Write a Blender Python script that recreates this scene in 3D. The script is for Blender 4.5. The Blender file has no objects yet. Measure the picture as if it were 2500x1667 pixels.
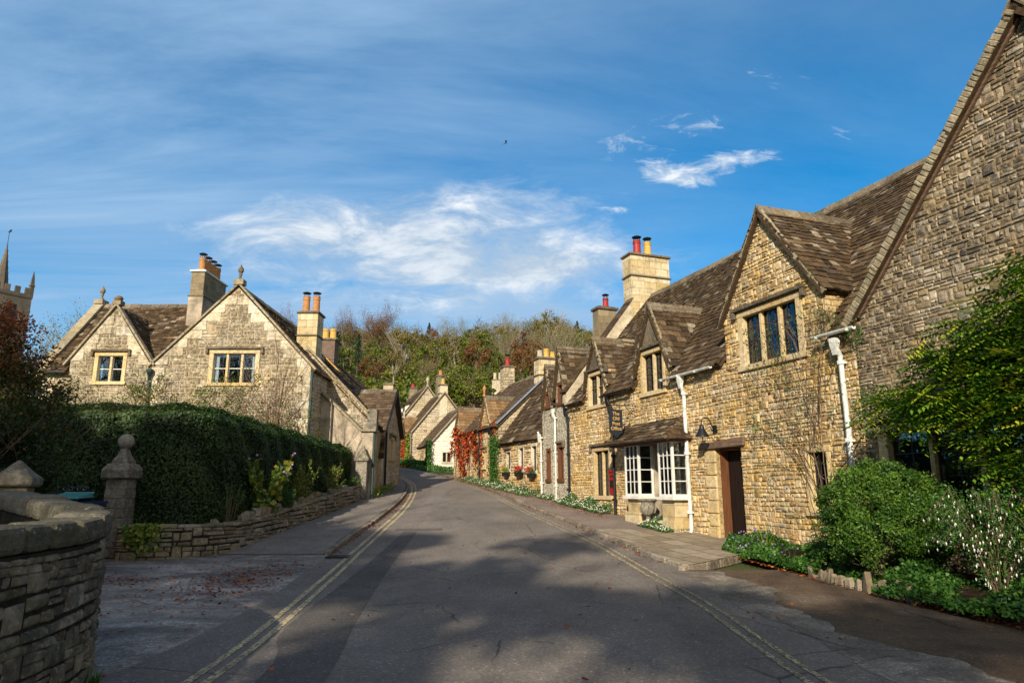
import bpy, math, random
import numpy as np
from mathutils import Vector as V, Matrix
from mathutils.geometry import tessellate_polygon
random.seed(7); R = random.Random(11); NR = np.random.default_rng(5)
PI = math.pi; rad = math.radians
col = bpy.context.scene.collection
# ------------------------------------------------------------------ terrain
def g0(y):
    t = (y-13)/2.5
    return .2*(math.log(1+math.exp(t)) if t < 30 else t)
HP = [(60, 0), (75, 1.5), (90, 5), (110, 10), (150, 17), (190, 23), (230, 28.4), (300, 31), (420, 20)]
def hill(x, y):
    if y <= 60: return 0
    h = 20
    for (a, p), (b, q) in zip(HP, HP[1:]):
        if a <= y <= b: h = p+(q-p)*(y-a)/(b-a); break
    if y > 420: h = 20
    k = 1 if x > -45 else max(.25, 1-(-45-x)/60)
    return h*k + .8*math.sin(x*.07+1)*min(1, (y-60)/40)
def g(y): return g0(y) if y < 170 else g0(170)
# ------------------------------------------------------------------ tags
def tag(o, label=None, cat=None, group=None, kind=None):
    if label: o['label'] = label
    if cat: o['category'] = cat
    if group: o['group'] = group
    if kind: o['kind'] = kind
    return o
def empty(name, loc=(0, 0, 0), rz=0, label=None, cat=None, group=None):
    o = bpy.data.objects.new(name, None); col.objects.link(o)
    o.empty_display_size = .3
    o.location = loc; o.rotation_euler = (0, 0, rz)
    return tag(o, label, cat, group)
# ------------------------------------------------------------------ materials
class NT:
    def __init__(s, name):
        m = bpy.data.materials.new(name); m.use_nodes = True
        s.m = m; s.t = m.node_tree; s.n = s.t.nodes; s.n.clear()
        s.out = s.n.new('ShaderNodeOutputMaterial')
    def nd(s, ty, **k):
        n = s.n.new(ty)
        for a, b in k.items():
            if a in n.inputs.keys() if isinstance(a, str) else False: pass
            setattr(n, a, b)
        return n
    def L(s, a, b): s.t.links.new(a, b)
    def setv(s, n, **k):
        for a, b in k.items(): n.inputs[a.replace('_', ' ')].default_value = b
    def math(s, op, a, b=0., c=None, clamp=False):
        n = s.n.new('ShaderNodeMath'); n.operation = op; n.use_clamp = clamp
        for i, x in enumerate([a, b] + ([c] if c is not None else [])):
            if isinstance(x, (int, float)): n.inputs[i].default_value = x
            else: s.L(x, n.inputs[i])
        return n.outputs[0]
    def coord(s): return s.n.new('ShaderNodeTexCoord').outputs['Object']
    def noise(s, sc, det=4, vec=None, rough=.55, dist=0):
        n = s.n.new('ShaderNodeTexNoise'); n.inputs['Scale'].default_value = sc
        n.inputs['Detail'].default_value = det; n.inputs['Roughness'].default_value = rough
        n.inputs['Distortion'].default_value = dist
        if vec is not None: s.L(vec, n.inputs['Vector'])
        return n.outputs['Fac']
    def ramp(s, fac, stops, interp='LINEAR'):
        n = s.n.new('ShaderNodeValToRGB'); n.color_ramp.interpolation = interp
        e = n.color_ramp.elements
        while len(e) > 1: e.remove(e[-1])
        e[0].position = stops[0][0]; e[0].color = (*stops[0][1], 1)
        for p, c in stops[1:]:
            x = e.new(p); x.color = (*c, 1)
        s.L(fac, n.inputs[0]); return n.outputs[0]
    def mix(s, fac, a, b, mode='MIX'):
        n = s.n.new('ShaderNodeMix'); n.data_type = 'RGBA'; n.blend_type = mode
        for sock, x in ((n.inputs[0], fac), (n.inputs[6], a), (n.inputs[7], b)):
            if isinstance(x, (int, float)): sock.default_value = x
            elif isinstance(x, tuple): sock.default_value = (*x, 1)
            else: s.L(x, sock)
        return n.outputs[2]
    def attr(s, name='rnd'):
        n = s.n.new('ShaderNodeAttribute'); n.attribute_name = name; return n.outputs['Fac']
    def bump(s, h, dist=.01, strength=1., prev=None):
        n = s.n.new('ShaderNodeBump'); n.inputs['Distance'].default_value = dist
        n.inputs['Strength'].default_value = strength; s.L(h, n.inputs['Height'])
        if prev is not None: s.L(prev, n.inputs['Normal'])
        return n.outputs[0]
    def pbr(s, color, rough=.8, metal=0, normal=None, spec=.3):
        b = s.n.new('ShaderNodeBsdfPrincipled')
        if isinstance(color, tuple): b.inputs['Base Color'].default_value = (*color, 1)
        else: s.L(color, b.inputs['Base Color'])
        if isinstance(rough, (int, float)): b.inputs['Roughness'].default_value = rough
        else: s.L(rough, b.inputs['Roughness'])
        b.inputs['Metallic'].default_value = metal
        b.inputs['Specular IOR Level'].default_value = spec
        if normal is not None: s.L(normal, b.inputs['Normal'])
        s.L(b.outputs[0], s.out.inputs[0]); return b
def stone_mat(name, cols, lich=(.06, .055, .045), la=.5, lo=.52, bumpd=.012, sc=14):
    t = NT(name); c = t.coord(); a = t.attr()
    n = len(cols); base = t.ramp(a, [(i/(n-1), k) for i, k in enumerate(cols)])
    v = t.noise(sc, 6, c, .65)
    base = t.mix(.75, base, t.ramp(v, [(.28, (.38, .38, .38)), (.5, (1, 1, 1)), (.72, (1.5, 1.45, 1.4))]), 'MULTIPLY')
    big = t.noise(.55, 5, c, .6)
    f = t.math('MULTIPLY', t.ramp(big, [(lo, (0, 0, 0)), (lo+.12, (1, 1, 1))]), la)
    fine = t.noise(9, 4, c, .7)
    f = t.math('MULTIPLY', f, t.ramp(fine, [(.38, (.1, .1, .1)), (.58, (1, 1, 1))]))
    base = t.mix(f, base, lich)
    zn = t.ramp(t.noise(.8, 4, c, .6), [(.42, (0, 0, 0)), (.6, (1, 1, 1))]); hsv = t.nd('ShaderNodeHueSaturation'); hsv.inputs['Saturation'].default_value = .5; hsv.inputs['Value'].default_value = 1.08; t.L(base, hsv.inputs['Color']); base = t.mix(t.math('MULTIPLY', zn, .45), base, hsv.outputs[0])
    dk = t.ramp(t.noise(3.2, 5, c, .75), [(.5, (0, 0, 0)), (.62, (1, 1, 1))]); base = t.mix(t.math('MULTIPLY', dk, la*.5), base, lich)
    sp = t.ramp(t.noise(22, 3, c, .6), [(.62, (0, 0, 0)), (.67, (1, 1, 1))])
    base = t.mix(t.math('MULTIPLY', sp, .35), base, (.5, .48, .42))
    b = t.bump(t.noise(38, 5, c, .7), bumpd, 1)
    b = t.bump(t.noise(7, 4, c, .6), bumpd*2.5, .8, b)
    t.pbr(base, .92, normal=b, spec=.15); return t.m
def plain_mat(name, colr, rough=.6, metal=0, nz=.15, sc=12, spec=.3, bd=.003):
    t = NT(name); c = t.coord()
    v = t.noise(sc, 5, c, .65)
    k = t.mix(1., colr, t.ramp(v, [(.3, (1-nz*2,)*3), (.7, (1+nz,)*3)]), 'MULTIPLY')
    t.pbr(k, rough, metal, t.bump(t.noise(sc*4, 4, c), bd, .7), spec); return t.m
def leaf_mat(name, cols, trans=.35):
    t = NT(name); a = t.attr(); n = len(cols)
    k = t.ramp(a, [(i/(n-1), c) for i, c in enumerate(cols)])
    d = t.nd('ShaderNodeBsdfPrincipled'); t.L(k, d.inputs['Base Color']); d.inputs['Roughness'].default_value = .5
    d.inputs['Specular IOR Level'].default_value = .35
    tr = t.nd('ShaderNodeBsdfTranslucent'); t.L(k, tr.inputs[0])
    m = t.nd('ShaderNodeMixShader'); m.inputs[0].default_value = trans
    t.L(d.outputs[0], m.inputs[1]); t.L(tr.outputs[0], m.inputs[2]); t.L(m.outputs[0], t.out.inputs[0]); return t.m
M = {}
OC = [(.24, .145, .05), (.44, .29, .1), (.54, .4, .19), (.4, .25, .075), (.5, .39, .22), (.58, .38, .12), (.3, .23, .14), (.6, .48, .29), (.48, .28, .08), (.4, .33, .21)]
M['rub'] = stone_mat('honey_rubble', OC, la=.55, lo=.5)
M['rubdark'] = stone_mat('weathered_rubble', [(.18, .13, .075), (.34, .25, .14), (.46, .38, .26), (.24, .18, .11), (.5, .43, .32), (.12, .095, .07), (.4, .28, .13)], lich=(.05, .042, .034), la=.85, lo=.4)
M['rubgrey'] = stone_mat('mossy_rubble', [(.1, .09, .065), (.19, .16, .1), (.24, .19, .11), (.14, .11, .07), (.3, .25, .17), (.16, .14, .08)], lich=(.04, .04, .03), la=.7, lo=.42)
M['rubmid'] = stone_mat('garden_rubble', [(.16, .13, .09), (.24, .19, .11), (.3, .25, .17), (.2, .15, .08), (.34, .28, .2), (.22, .2, .13)], lich=(.06, .055, .035), la=.6, lo=.45)
M['pale'] = stone_mat('pale_limestone', [(.42, .32, .18), (.5, .41, .27), (.33, .24, .13), (.58, .5, .36), (.26, .19, .1), (.46, .38, .25)], lich=(.1, .085, .06), la=.95, lo=.36)
M['far'] = stone_mat('far_limestone', [(.42, .34, .2), (.5, .42, .28), (.36, .28, .16), (.54, .47, .33), (.3, .24, .15)], lich=(.13, .11, .08), la=.5, lo=.5)
M['mortar'] = plain_mat('lime_mortar', (.38, .28, .14), .95, nz=.35, spec=.05, bd=.01)
M['mortarn'] = plain_mat('weathered_mortar', (.27, .2, .115), .95, nz=.4, spec=.05, bd=.01)
M['mortarp'] = plain_mat('pale_mortar', (.44, .37, .25), .95, nz=.25, spec=.05, bd=.01)
M['mortard'] = plain_mat('dark_joint', (.035, .03, .022), .95, nz=.3, spec=.05, bd=.01)
def tile_mat(name, cols, lic=(.34, .32, .26), lth=.66):
    t = NT(name); c = t.coord(); a = t.attr(); n = len(cols)
    k = t.ramp(a, [(i/(n-1), x) for i, x in enumerate(cols)])
    k = t.mix(.8, k, t.ramp(t.noise(11, 5, c, .7), [(.3, (.45, .45, .45)), (.7, (1.5, 1.45, 1.4))]), 'MULTIPLY')
    s = t.ramp(t.noise(10, 6, c, .8), [(lth, (0, 0, 0)), (lth+.04, (1, 1, 1))])
    k = t.mix(t.math('MULTIPLY', s, .75), k, lic)
    s2 = t.ramp(t.noise(1.2, 5, c, .7), [(.6, (0, 0, 0)), (.7, (1, 1, 1))])
    k = t.mix(t.math('MULTIPLY', s2, .35), k, (.16, .1, .03))
    t.pbr(k, .9, normal=t.bump(t.noise(30, 4, c, .7), .008, 1), spec=.12); return t.m
M['tile'] = tile_mat('stone_tile', [(.03, .021, .012), (.068, .045, .025), (.045, .031, .018), (.105, .07, .038), (.058, .042, .027), (.15, .105, .06), (.036, .027, .019), (.08, .05, .028), (.05, .04, .03), (.26, .22, .16)], lth=.63)
M['tilefar'] = tile_mat('far_stone_tile', [(.05, .036, .025), (.095, .065, .04), (.07, .05, .034), (.13, .09, .058), (.08, .06, .042)], lth=.62)
M['tiler'] = tile_mat('russet_stone_tile', [(.12, .07, .035), (.2, .12, .06), (.15, .095, .05), (.26, .17, .09)], lth=.62)
M['ridge'] = stone_mat('ridge_stone', [(.12, .09, .055), (.2, .16, .1), (.15, .115, .07), (.27, .22, .14)], lich=(.05, .04, .028), la=.7, lo=.42)
M['coping'] = stone_mat('coping_stone', [(.3, .25, .15), (.36, .3, .19), (.27, .21, .12)], lich=(.08, .07, .05), la=.6, lo=.45)
M['hood'] = stone_mat('weathered_hood', [(.13, .1, .06), (.19, .15, .095)], lich=(.05, .04, .03), la=.7, lo=.4)
M['dress'] = stone_mat('dressed_stone', [(.48, .35, .16), (.55, .42, .21), (.42, .3, .13)], lich=(.2, .15, .08), la=.4, lo=.55, bumpd=.004)
M['dressp'] = stone_mat('pale_quoin', [(.5, .43, .3), (.58, .51, .38), (.42, .35, .22)], lich=(.15, .12, .08), la=.75, lo=.44, bumpd=.004)
M['greyst'] = stone_mat('grey_post_stone', [(.2, .18, .14), (.27, .24, .19), (.23, .2, .15), (.3, .27, .21)], lich=(.07, .065, .05), la=.8, lo=.4, bumpd=.012)
M['wallkerb'] = stone_mat('kerb_stone', [(.2, .16, .12), (.3, .25, .19), (.25, .2, .14)], lich=(.07, .055, .035), la=.8, lo=.4, bumpd=.015)
M['wallcop'] = stone_mat('mossy_coping', [(.13, .11, .075), (.2, .17, .12), (.16, .14, .1), (.24, .21, .16)], lich=(.05, .05, .03), la=.8, lo=.4, bumpd=.022, sc=9)
def ashlar_mat(name, cols, mort=(.3, .25, .17), bw=.55, bh=.3):
    t = NT(name); c = t.coord(); s = t.nd('ShaderNodeSeparateXYZ'); t.L(c, s.inputs[0])
    cb = t.nd('ShaderNodeCombineXYZ'); t.L(t.math('ADD', s.outputs[0], s.outputs[1]), cb.inputs[0]); t.L(s.outputs[2], cb.inputs[1])
    b = t.nd('ShaderNodeTexBrick'); t.L(cb.outputs[0], b.inputs['Vector'])
    b.inputs['Scale'].default_value = 1; b.inputs['Brick Width'].default_value = bw; b.inputs['Row Height'].default_value = bh
    b.inputs['Mortar Size'].default_value = .008; b.inputs['Bias'].default_value = 0; b.inputs['Mortar Smooth'].default_value = .2
    b.inputs['Color1'].default_value = (0, 0, 0, 1); b.inputs['Color2'].default_value = (1, 1, 1, 1); b.inputs['Mortar'].default_value = (.5, .5, .5, 1)
    k = t.ramp(b.outputs[0], [(i/(len(cols)-1), x) for i, x in enumerate(cols)])
    k = t.mix(b.outputs['Fac'], k, mort)
    k = t.mix(.7, k, t.ramp(t.noise(5, 6, c, .7), [(.3, (.5, .48, .42)), (.5, (1, 1, 1)), (.7, (1.25, 1.2, 1.1))]), 'MULTIPLY')
    f = t.ramp(t.noise(1.6, 5, c, .7), [(.56, (0, 0, 0)), (.66, (1, 1, 1))])
    k = t.mix(t.math('MULTIPLY', f, .55), k, (.13, .11, .08))
    nb = t.bump(b.outputs['Fac'], .01, -1) if False else t.bump(t.math('SUBTRACT', 1, b.outputs['Fac']), .008, 1)
    t.pbr(k, .9, normal=t.bump(t.noise(30, 4, c, .7), .005, 1, nb), spec=.12); return t.m
M['ashlar'] = ashlar_mat('ashlar_blocks', [(.38, .27, .11), (.5, .42, .27), (.42, .33, .17), (.58, .5, .35), (.46, .35, .16)])
M['ashgrey'] = ashlar_mat('grey_ashlar', [(.16, .13, .085), (.24, .2, .13), (.2, .16, .095), (.28, .23, .15)], (.2, .17, .12))
M['brickg'] = ashlar_mat('sooty_brick', [(.12, .09, .08), (.2, .11, .08), (.15, .12, .1)], (.14, .12, .1), .22, .075)
M['churchst'] = stone_mat('church_stone', [(.13, .105, .075), (.17, .135, .1), (.11, .09, .065)], lich=(.05, .043, .035), la=.7, lo=.4)
M['render'] = plain_mat('pale_render', (.5, .43, .31), .9, nz=.22, sc=3, spec=.1, bd=.01)
M['plaster'] = plain_mat('weathered_plaster', (.38, .32, .24), .9, nz=.35, sc=1.6, spec=.1, bd=.01)
M['white'] = plain_mat('white_paint', (.66, .65, .6), .5, nz=.12, sc=4)
M['whitewash'] = plain_mat('whitewashed_stone', (.72, .67, .56), .9, nz=.12, sc=6, spec=.1, bd=.02)
M['pipew'] = plain_mat('white_pipe_paint', (.62, .64, .6), .5, nz=.22, sc=5)
M['iron'] = plain_mat('black_iron', (.012, .012, .014), .4, nz=.2)
M['lead'] = plain_mat('dark_leading', (.03, .03, .032), .5, nz=.2)
M['leadf'] = plain_mat('lead_flashing', (.2, .24, .3), .5, nz=.2)
M['green'] = plain_mat('teal_pipe', (.02, .05, .045), .5, nz=.2)
M['soil'] = plain_mat('garden_soil', (.03, .02, .013), .95, nz=.4, sc=9, spec=.05, bd=.03)
M['terr'] = plain_mat('terracotta', (.42, .2, .075), .8, nz=.2)
M['redpot'] = plain_mat('red_pot', (.3, .025, .02), .5, nz=.15)
M['yelpot'] = plain_mat('yellow_pot', (.55, .34, .08), .75, nz=.15)
M['steel'] = plain_mat('steel_mesh', (.2, .22, .25), .4, 1, nz=.1)
M['redpaint'] = plain_mat('red_paint', (.3, .012, .015), .4, nz=.1)
M['teal'] = plain_mat('teal_plastic', (.1, .33, .33), .45, nz=.1)
M['navy'] = plain_mat('navy_plastic', (.01, .02, .06), .4, nz=.1)
M['sign'] = plain_mat('slate_sign_paint', (.018, .024, .032), .45, nz=.1)
M['gold'] = plain_mat('gilt_letter', (.6, .36, .12), .4, nz=.05)
M['brass'] = plain_mat('brass_plate', (.3, .16, .05), .45, .6, nz=.1)
M['darkin'] = plain_mat('dark_room', (.012, .01, .009), .9, nz=.1)
M['cream'] = plain_mat('cream_room', (.3, .27, .2), .9, nz=.1)
M['curt'] = plain_mat('white_curtain', (.7, .7, .72), .9, nz=.05)
def glass_mat():
    t = NT('window_glass'); c = t.coord()
    gl = t.nd('ShaderNodeBsdfGlossy'); gl.inputs['Roughness'].default_value = .04; gl.inputs['Color'].default_value = (.8, .88, 1, 1)
    t.L(t.bump(t.noise(3, 2, c), .01, .5), gl.inputs['Normal'])
    tr = t.nd('ShaderNodeBsdfTransparent'); tr.inputs[0].default_value = (.8, .85, .85, 1)
    f = t.nd('ShaderNodeFresnel'); f.inputs[0].default_value = 1.6
    m = t.nd('ShaderNodeMixShader'); t.L(t.math('MINIMUM', t.math('ADD', f.outputs[0], .05), 1), m.inputs[0])
    t.L(tr.outputs[0], m.inputs[1]); t.L(gl.outputs[0], m.inputs[2]); t.L(m.outputs[0], t.out.inputs[0]); return t.m
M['glass'] = glass_mat()
def wood_mat(name, ca, cb, rough=.7, sx=30, sz=2):
    t = NT(name); c = t.coord(); mp = t.nd('ShaderNodeMapping'); mp.inputs['Scale'].default_value = (sx, sx, sz); t.L(c, mp.inputs[0])
    n = t.noise(1, 5, mp.outputs[0], .7)
    t.pbr(t.ramp(n, [(.3, ca), (.7, cb)]), rough, normal=t.bump(n, .006, 1), spec=.2); return t.m
M['door'] = wood_mat('dark_oak', (.005, .003, .002), (.018, .008, .005))
M['jamb'] = wood_mat('brown_jamb', (.07, .025, .01), (.16, .065, .028))
M['beam'] = wood_mat('old_beam', (.05, .03, .02), (.2, .13, .09), .85, 4, 30)
M['barkp'] = wood_mat('pale_bark', (.14, .12, .08), (.34, .3, .22), .9, 8, 2)
M['bark'] = wood_mat('brown_bark', (.07, .045, .028), (.2, .14, .09), .9, 10, 2)
M['twig'] = wood_mat('twig_bark', (.06, .035, .025), (.2, .13, .09), .9, 20, 4)
M['pebble'] = None
def pebble():
    t = NT('pebbledash'); c = t.coord(); v = t.nd('ShaderNodeTexVoronoi'); v.inputs['Scale'].default_value = 26; t.L(c, v.inputs[0])
    s = t.nd('ShaderNodeSeparateXYZ'); t.L(v.outputs['Color'], s.inputs[0])
    k = t.ramp(s.outputs[0], [(0, (.16, .14, .1)), (.4, (.34, .3, .22)), (.75, (.5, .46, .36)), (1, (.66, .62, .52))])
    t.pbr(k, .9, normal=t.bump(t.math('SUBTRACT', 1, v.outputs['Distance']), .03, 1), spec=.15); return t.m
M['pebble'] = pebble()
# foliage
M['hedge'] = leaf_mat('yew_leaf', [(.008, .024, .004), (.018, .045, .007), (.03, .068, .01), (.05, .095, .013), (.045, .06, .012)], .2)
M['bush'] = leaf_mat('bush_leaf', [(.012, .04, .005), (.03, .085, .009), (.055, .13, .012), (.11, .2, .022), (.05, .12, .012)], .3)
M['cover'] = leaf_mat('geranium_leaf', [(.015, .05, .01), (.03, .1, .014), (.06, .16, .02), (.1, .2, .03)], .3)
M['wist'] = leaf_mat('wisteria_leaf', [(.03, .09, .008), (.08, .19, .012), (.15, .29, .015), (.28, .4, .025), (.5, .46, .04)], .4)
M['ivy'] = leaf_mat('red_creeper_leaf', [(.12, .01, .006), (.28, .025, .01), (.45, .07, .012), (.55, .15, .025), (.2, .02, .012), (.1, .06, .01)], .35)
M['redshrub'] = leaf_mat('berry_shrub_leaf', [(.02, .04, .008), (.045, .075, .012), (.1, .09, .016), (.24, .06, .014), (.4, .08, .02)], .3)
M['yplant'] = leaf_mat('lime_leaf', [(.03, .08, .01), (.1, .19, .02), (.22, .27, .03), (.34, .3, .04)], .35)
M['gplant'] = leaf_mat('green_leaf', [(.02, .07, .01), (.04, .12, .016), (.09, .2, .03)], .3)
M['petalw'] = leaf_mat('white_petal', [(.75, .73, .66), (.85, .8, .72)], .3)
M['petalv'] = leaf_mat('violet_petal', [(.3, .22, .5), (.5, .35, .55)], .3)
M['petalr'] = leaf_mat('red_petal', [(.5, .01, .02), (.65, .03, .08)], .3)
M['t_green'] = leaf_mat('green_tree_leaf', [(.035, .06, .008), (.07, .1, .01), (.12, .15, .014), (.18, .18, .02)], .25)
M['t_olive'] = leaf_mat('olive_tree_leaf', [(.07, .065, .014), (.12, .105, .02), (.17, .14, .028), (.21, .15, .03)], .25)
M['t_russ'] = leaf_mat('russet_tree_leaf', [(.07, .035, .014), (.13, .06, .018), (.19, .085, .02), (.14, .09, .024)], .25)
M['t_con'] = leaf_mat('conifer_needle', [(.01, .028, .01), (.02, .045, .014), (.03, .06, .016)], .1)
M['t_grey'] = leaf_mat('greybrown_twig', [(.1, .1, .03), (.15, .13, .045), (.1, .11, .03)], .1)
M['fallen'] = leaf_mat('fallen_leaf', [(.12, .015, .01), (.25, .03, .015), (.35, .1, .02), (.2, .06, .02), (.45, .2, .03)], .1)
M['grass'] = leaf_mat('grass_blade', [(.03, .08, .01), (.06, .13, .015), (.12, .2, .03)], .3)
# ground mats
def ground_mat(name, c1, c2, sc, pat=None, psc=1.2, pth=.55, bd=.006, rough=.9, stretch=None, spk=.4):
    t = NT(name); c = t.coord()
    if stretch:
        mp = t.nd('ShaderNodeMapping'); mp.inputs['Scale'].default_value = stretch; t.L(c, mp.inputs[0]); cc = mp.outputs[0]
    else: cc = c
    k = t.ramp(t.noise(sc, 6, cc, .7), [(.3, c1), (.7, c2)])
    if pat:
        f = t.math('MULTIPLY', t.ramp(t.noise(psc, 8, cc, .72, .4), [(pth-.05, (0, 0, 0)), (pth+.15, (1, 1, 1))]), t.ramp(t.noise(14, 5, c, .8), [(.35, (.15, .15, .15)), (.6, (1, 1, 1))]))
        k = t.mix(f, k, pat)
    k = t.mix(.55, k, t.ramp(t.noise(26, 4, c, .85), [(.3, (.55, .55, .55)), (.5, (1, 1, 1)), (.72, (1.6, 1.6, 1.55))]), 'MULTIPLY')
    k = t.mix(.5, k, t.ramp(t.noise(.35, 4, c, .6), [(.35, (.7, .7, .7)), (.65, (1.25, 1.24, 1.22))]), 'MULTIPLY')
    cw = t.nd('ShaderNodeMix'); cw.data_type = 'VECTOR'; cw.inputs[0].default_value = .12; nn = t.nd('ShaderNodeTexNoise'); nn.inputs['Scale'].default_value = 2.2; nn.inputs['Detail'].default_value = 6; t.L(c, nn.inputs['Vector']); t.L(c, cw.inputs[4]); t.L(nn.outputs['Color'], cw.inputs[5])
    cv = t.nd('ShaderNodeTexVoronoi'); cv.feature = 'DISTANCE_TO_EDGE'; cv.inputs['Scale'].default_value = .42; t.L(cw.outputs[1], cv.inputs['Vector'])
    cr = t.math('MULTIPLY', t.ramp(cv.outputs['Distance'], [(0, (1, 1, 1)), (.006, (0, 0, 0))]), t.ramp(t.noise(.5, 3, c), [(.48, (0, 0, 0)), (.56, (.8, .8, .8))]))
    k = t.mix(cr, k, (.02, .018, .016))
    v = t.nd('ShaderNodeTexVoronoi'); v.inputs['Scale'].default_value = 55; t.L(c, v.inputs[0])
    s = t.nd('ShaderNodeSeparateXYZ'); t.L(v.outputs['Color'], s.inputs[0])
    k = t.mix(spk, k, t.ramp(s.outputs[0], [(0, (.5, .5, .5)), (.6, (1, 1, 1)), (.93, (1.25, 1.25, 1.25)), (1, (3.6, 3.5, 3.3))]), 'MULTIPLY')
    t.pbr(k, rough, normal=t.bump(v.outputs['Distance'], bd, .6, t.bump(t.noise(4, 5, c), .01, .5)), spec=.25); return t.m
M['road'] = ground_mat('asphalt', (.125, .108, .092), (.185, .163, .142), 1.1, (.1, .085, .072), .5, .6, stretch=(1, .4, 1))
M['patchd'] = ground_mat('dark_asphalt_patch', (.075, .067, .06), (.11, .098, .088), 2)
M['patchl'] = ground_mat('pinkish_asphalt_patch', (.14, .12, .108), (.185, .16, .145), 2)
M['pave'] = ground_mat('pavement_asphalt', (.15, .115, .095), (.22, .175, .145), 2, (.11, .09, .075), .9, .6)
M['pavel'] = ground_mat('grey_pavement_asphalt', (.14, .122, .105), (.21, .185, .16), 2, (.1, .088, .076), .9, .58)  # left pavement, slightly greyer than the right one
M['fore'] = ground_mat('worn_forecourt', (.11, .096, .084), (.165, .147, .13), 3, (.46, .41, .36), .9, .47, stretch=(.6, 1.1, 1))
M['drive'] = ground_mat('dirty_drive', (.065, .043, .027), (.115, .078, .05), 2.2, (.21, .18, .145), .45, .62, stretch=(.7, .7, 1), bd=.012)
M['scuff'] = ground_mat('sandy_edge', (.1, .085, .07), (.15, .13, .105), 3, (.34, .3, .24), 1.1, .5, bd=.01)
M['earth'] = ground_mat('earth_and_grass', (.03, .05, .012), (.09, .09, .03), .6, (.06, .045, .02), .2, .5)
def flag_mat():
    t = NT('flagstones'); c = t.coord()
    b = t.nd('ShaderNodeTexBrick'); mp = t.nd('ShaderNodeMapping'); mp.inputs['Rotation'].default_value = (0, 0, rad(70)); t.L(c, mp.inputs[0]); t.L(mp.outputs[0], b.inputs['Vector'])
    b.inputs['Scale'].default_value = 1; b.inputs['Brick Width'].default_value = .75; b.inputs['Row Height'].default_value = .5
    b.inputs['Mortar Size'].default_value = .012; b.inputs['Color1'].default_value = (.2, .16, .11, 1); b.inputs['Color2'].default_value = (.32, .27, .2, 1)
    b.inputs['Mortar'].default_value = (.05, .04, .03, 1)
    k = t.mix(.7, b.outputs[0], t.ramp(t.noise(6, 6, c, .7), [(.3, (.5, .5, .48)), (.7, (1.3, 1.25, 1.2))]), 'MULTIPLY')
    nb = t.bump(t.math('SUBTRACT', 1, b.outputs['Fac']), .01, 1)
    t.pbr(k, .85, normal=t.bump(t.noise(20, 4, c), .006, 1, nb), spec=.2); return t.m
M['flag'] = flag_mat()
def line_mat(nm='worn_yellow_paint', sh=0):
    t = NT(nm); c = t.coord()
    f = t.ramp(t.noise(26, 5, c, .8), [(.44+sh, (0, 0, 0)), (.56+sh, (1, 1, 1))])
    f2 = t.ramp(t.noise(1.3, 3, c, .5), [(.3, (.55, .55, .55)), (.6, (1, 1, 1))])
    t.pbr(t.mix(t.math('MULTIPLY', f, f2), (.1, .088, .075), (.7, .57, .3)), .8, normal=t.bump(t.noise(60, 3, c), .004, 1), spec=.2); return t.m
M['yline'] = line_mat(); M['yfaint'] = line_mat('faded_yellow_paint', .035)
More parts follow.
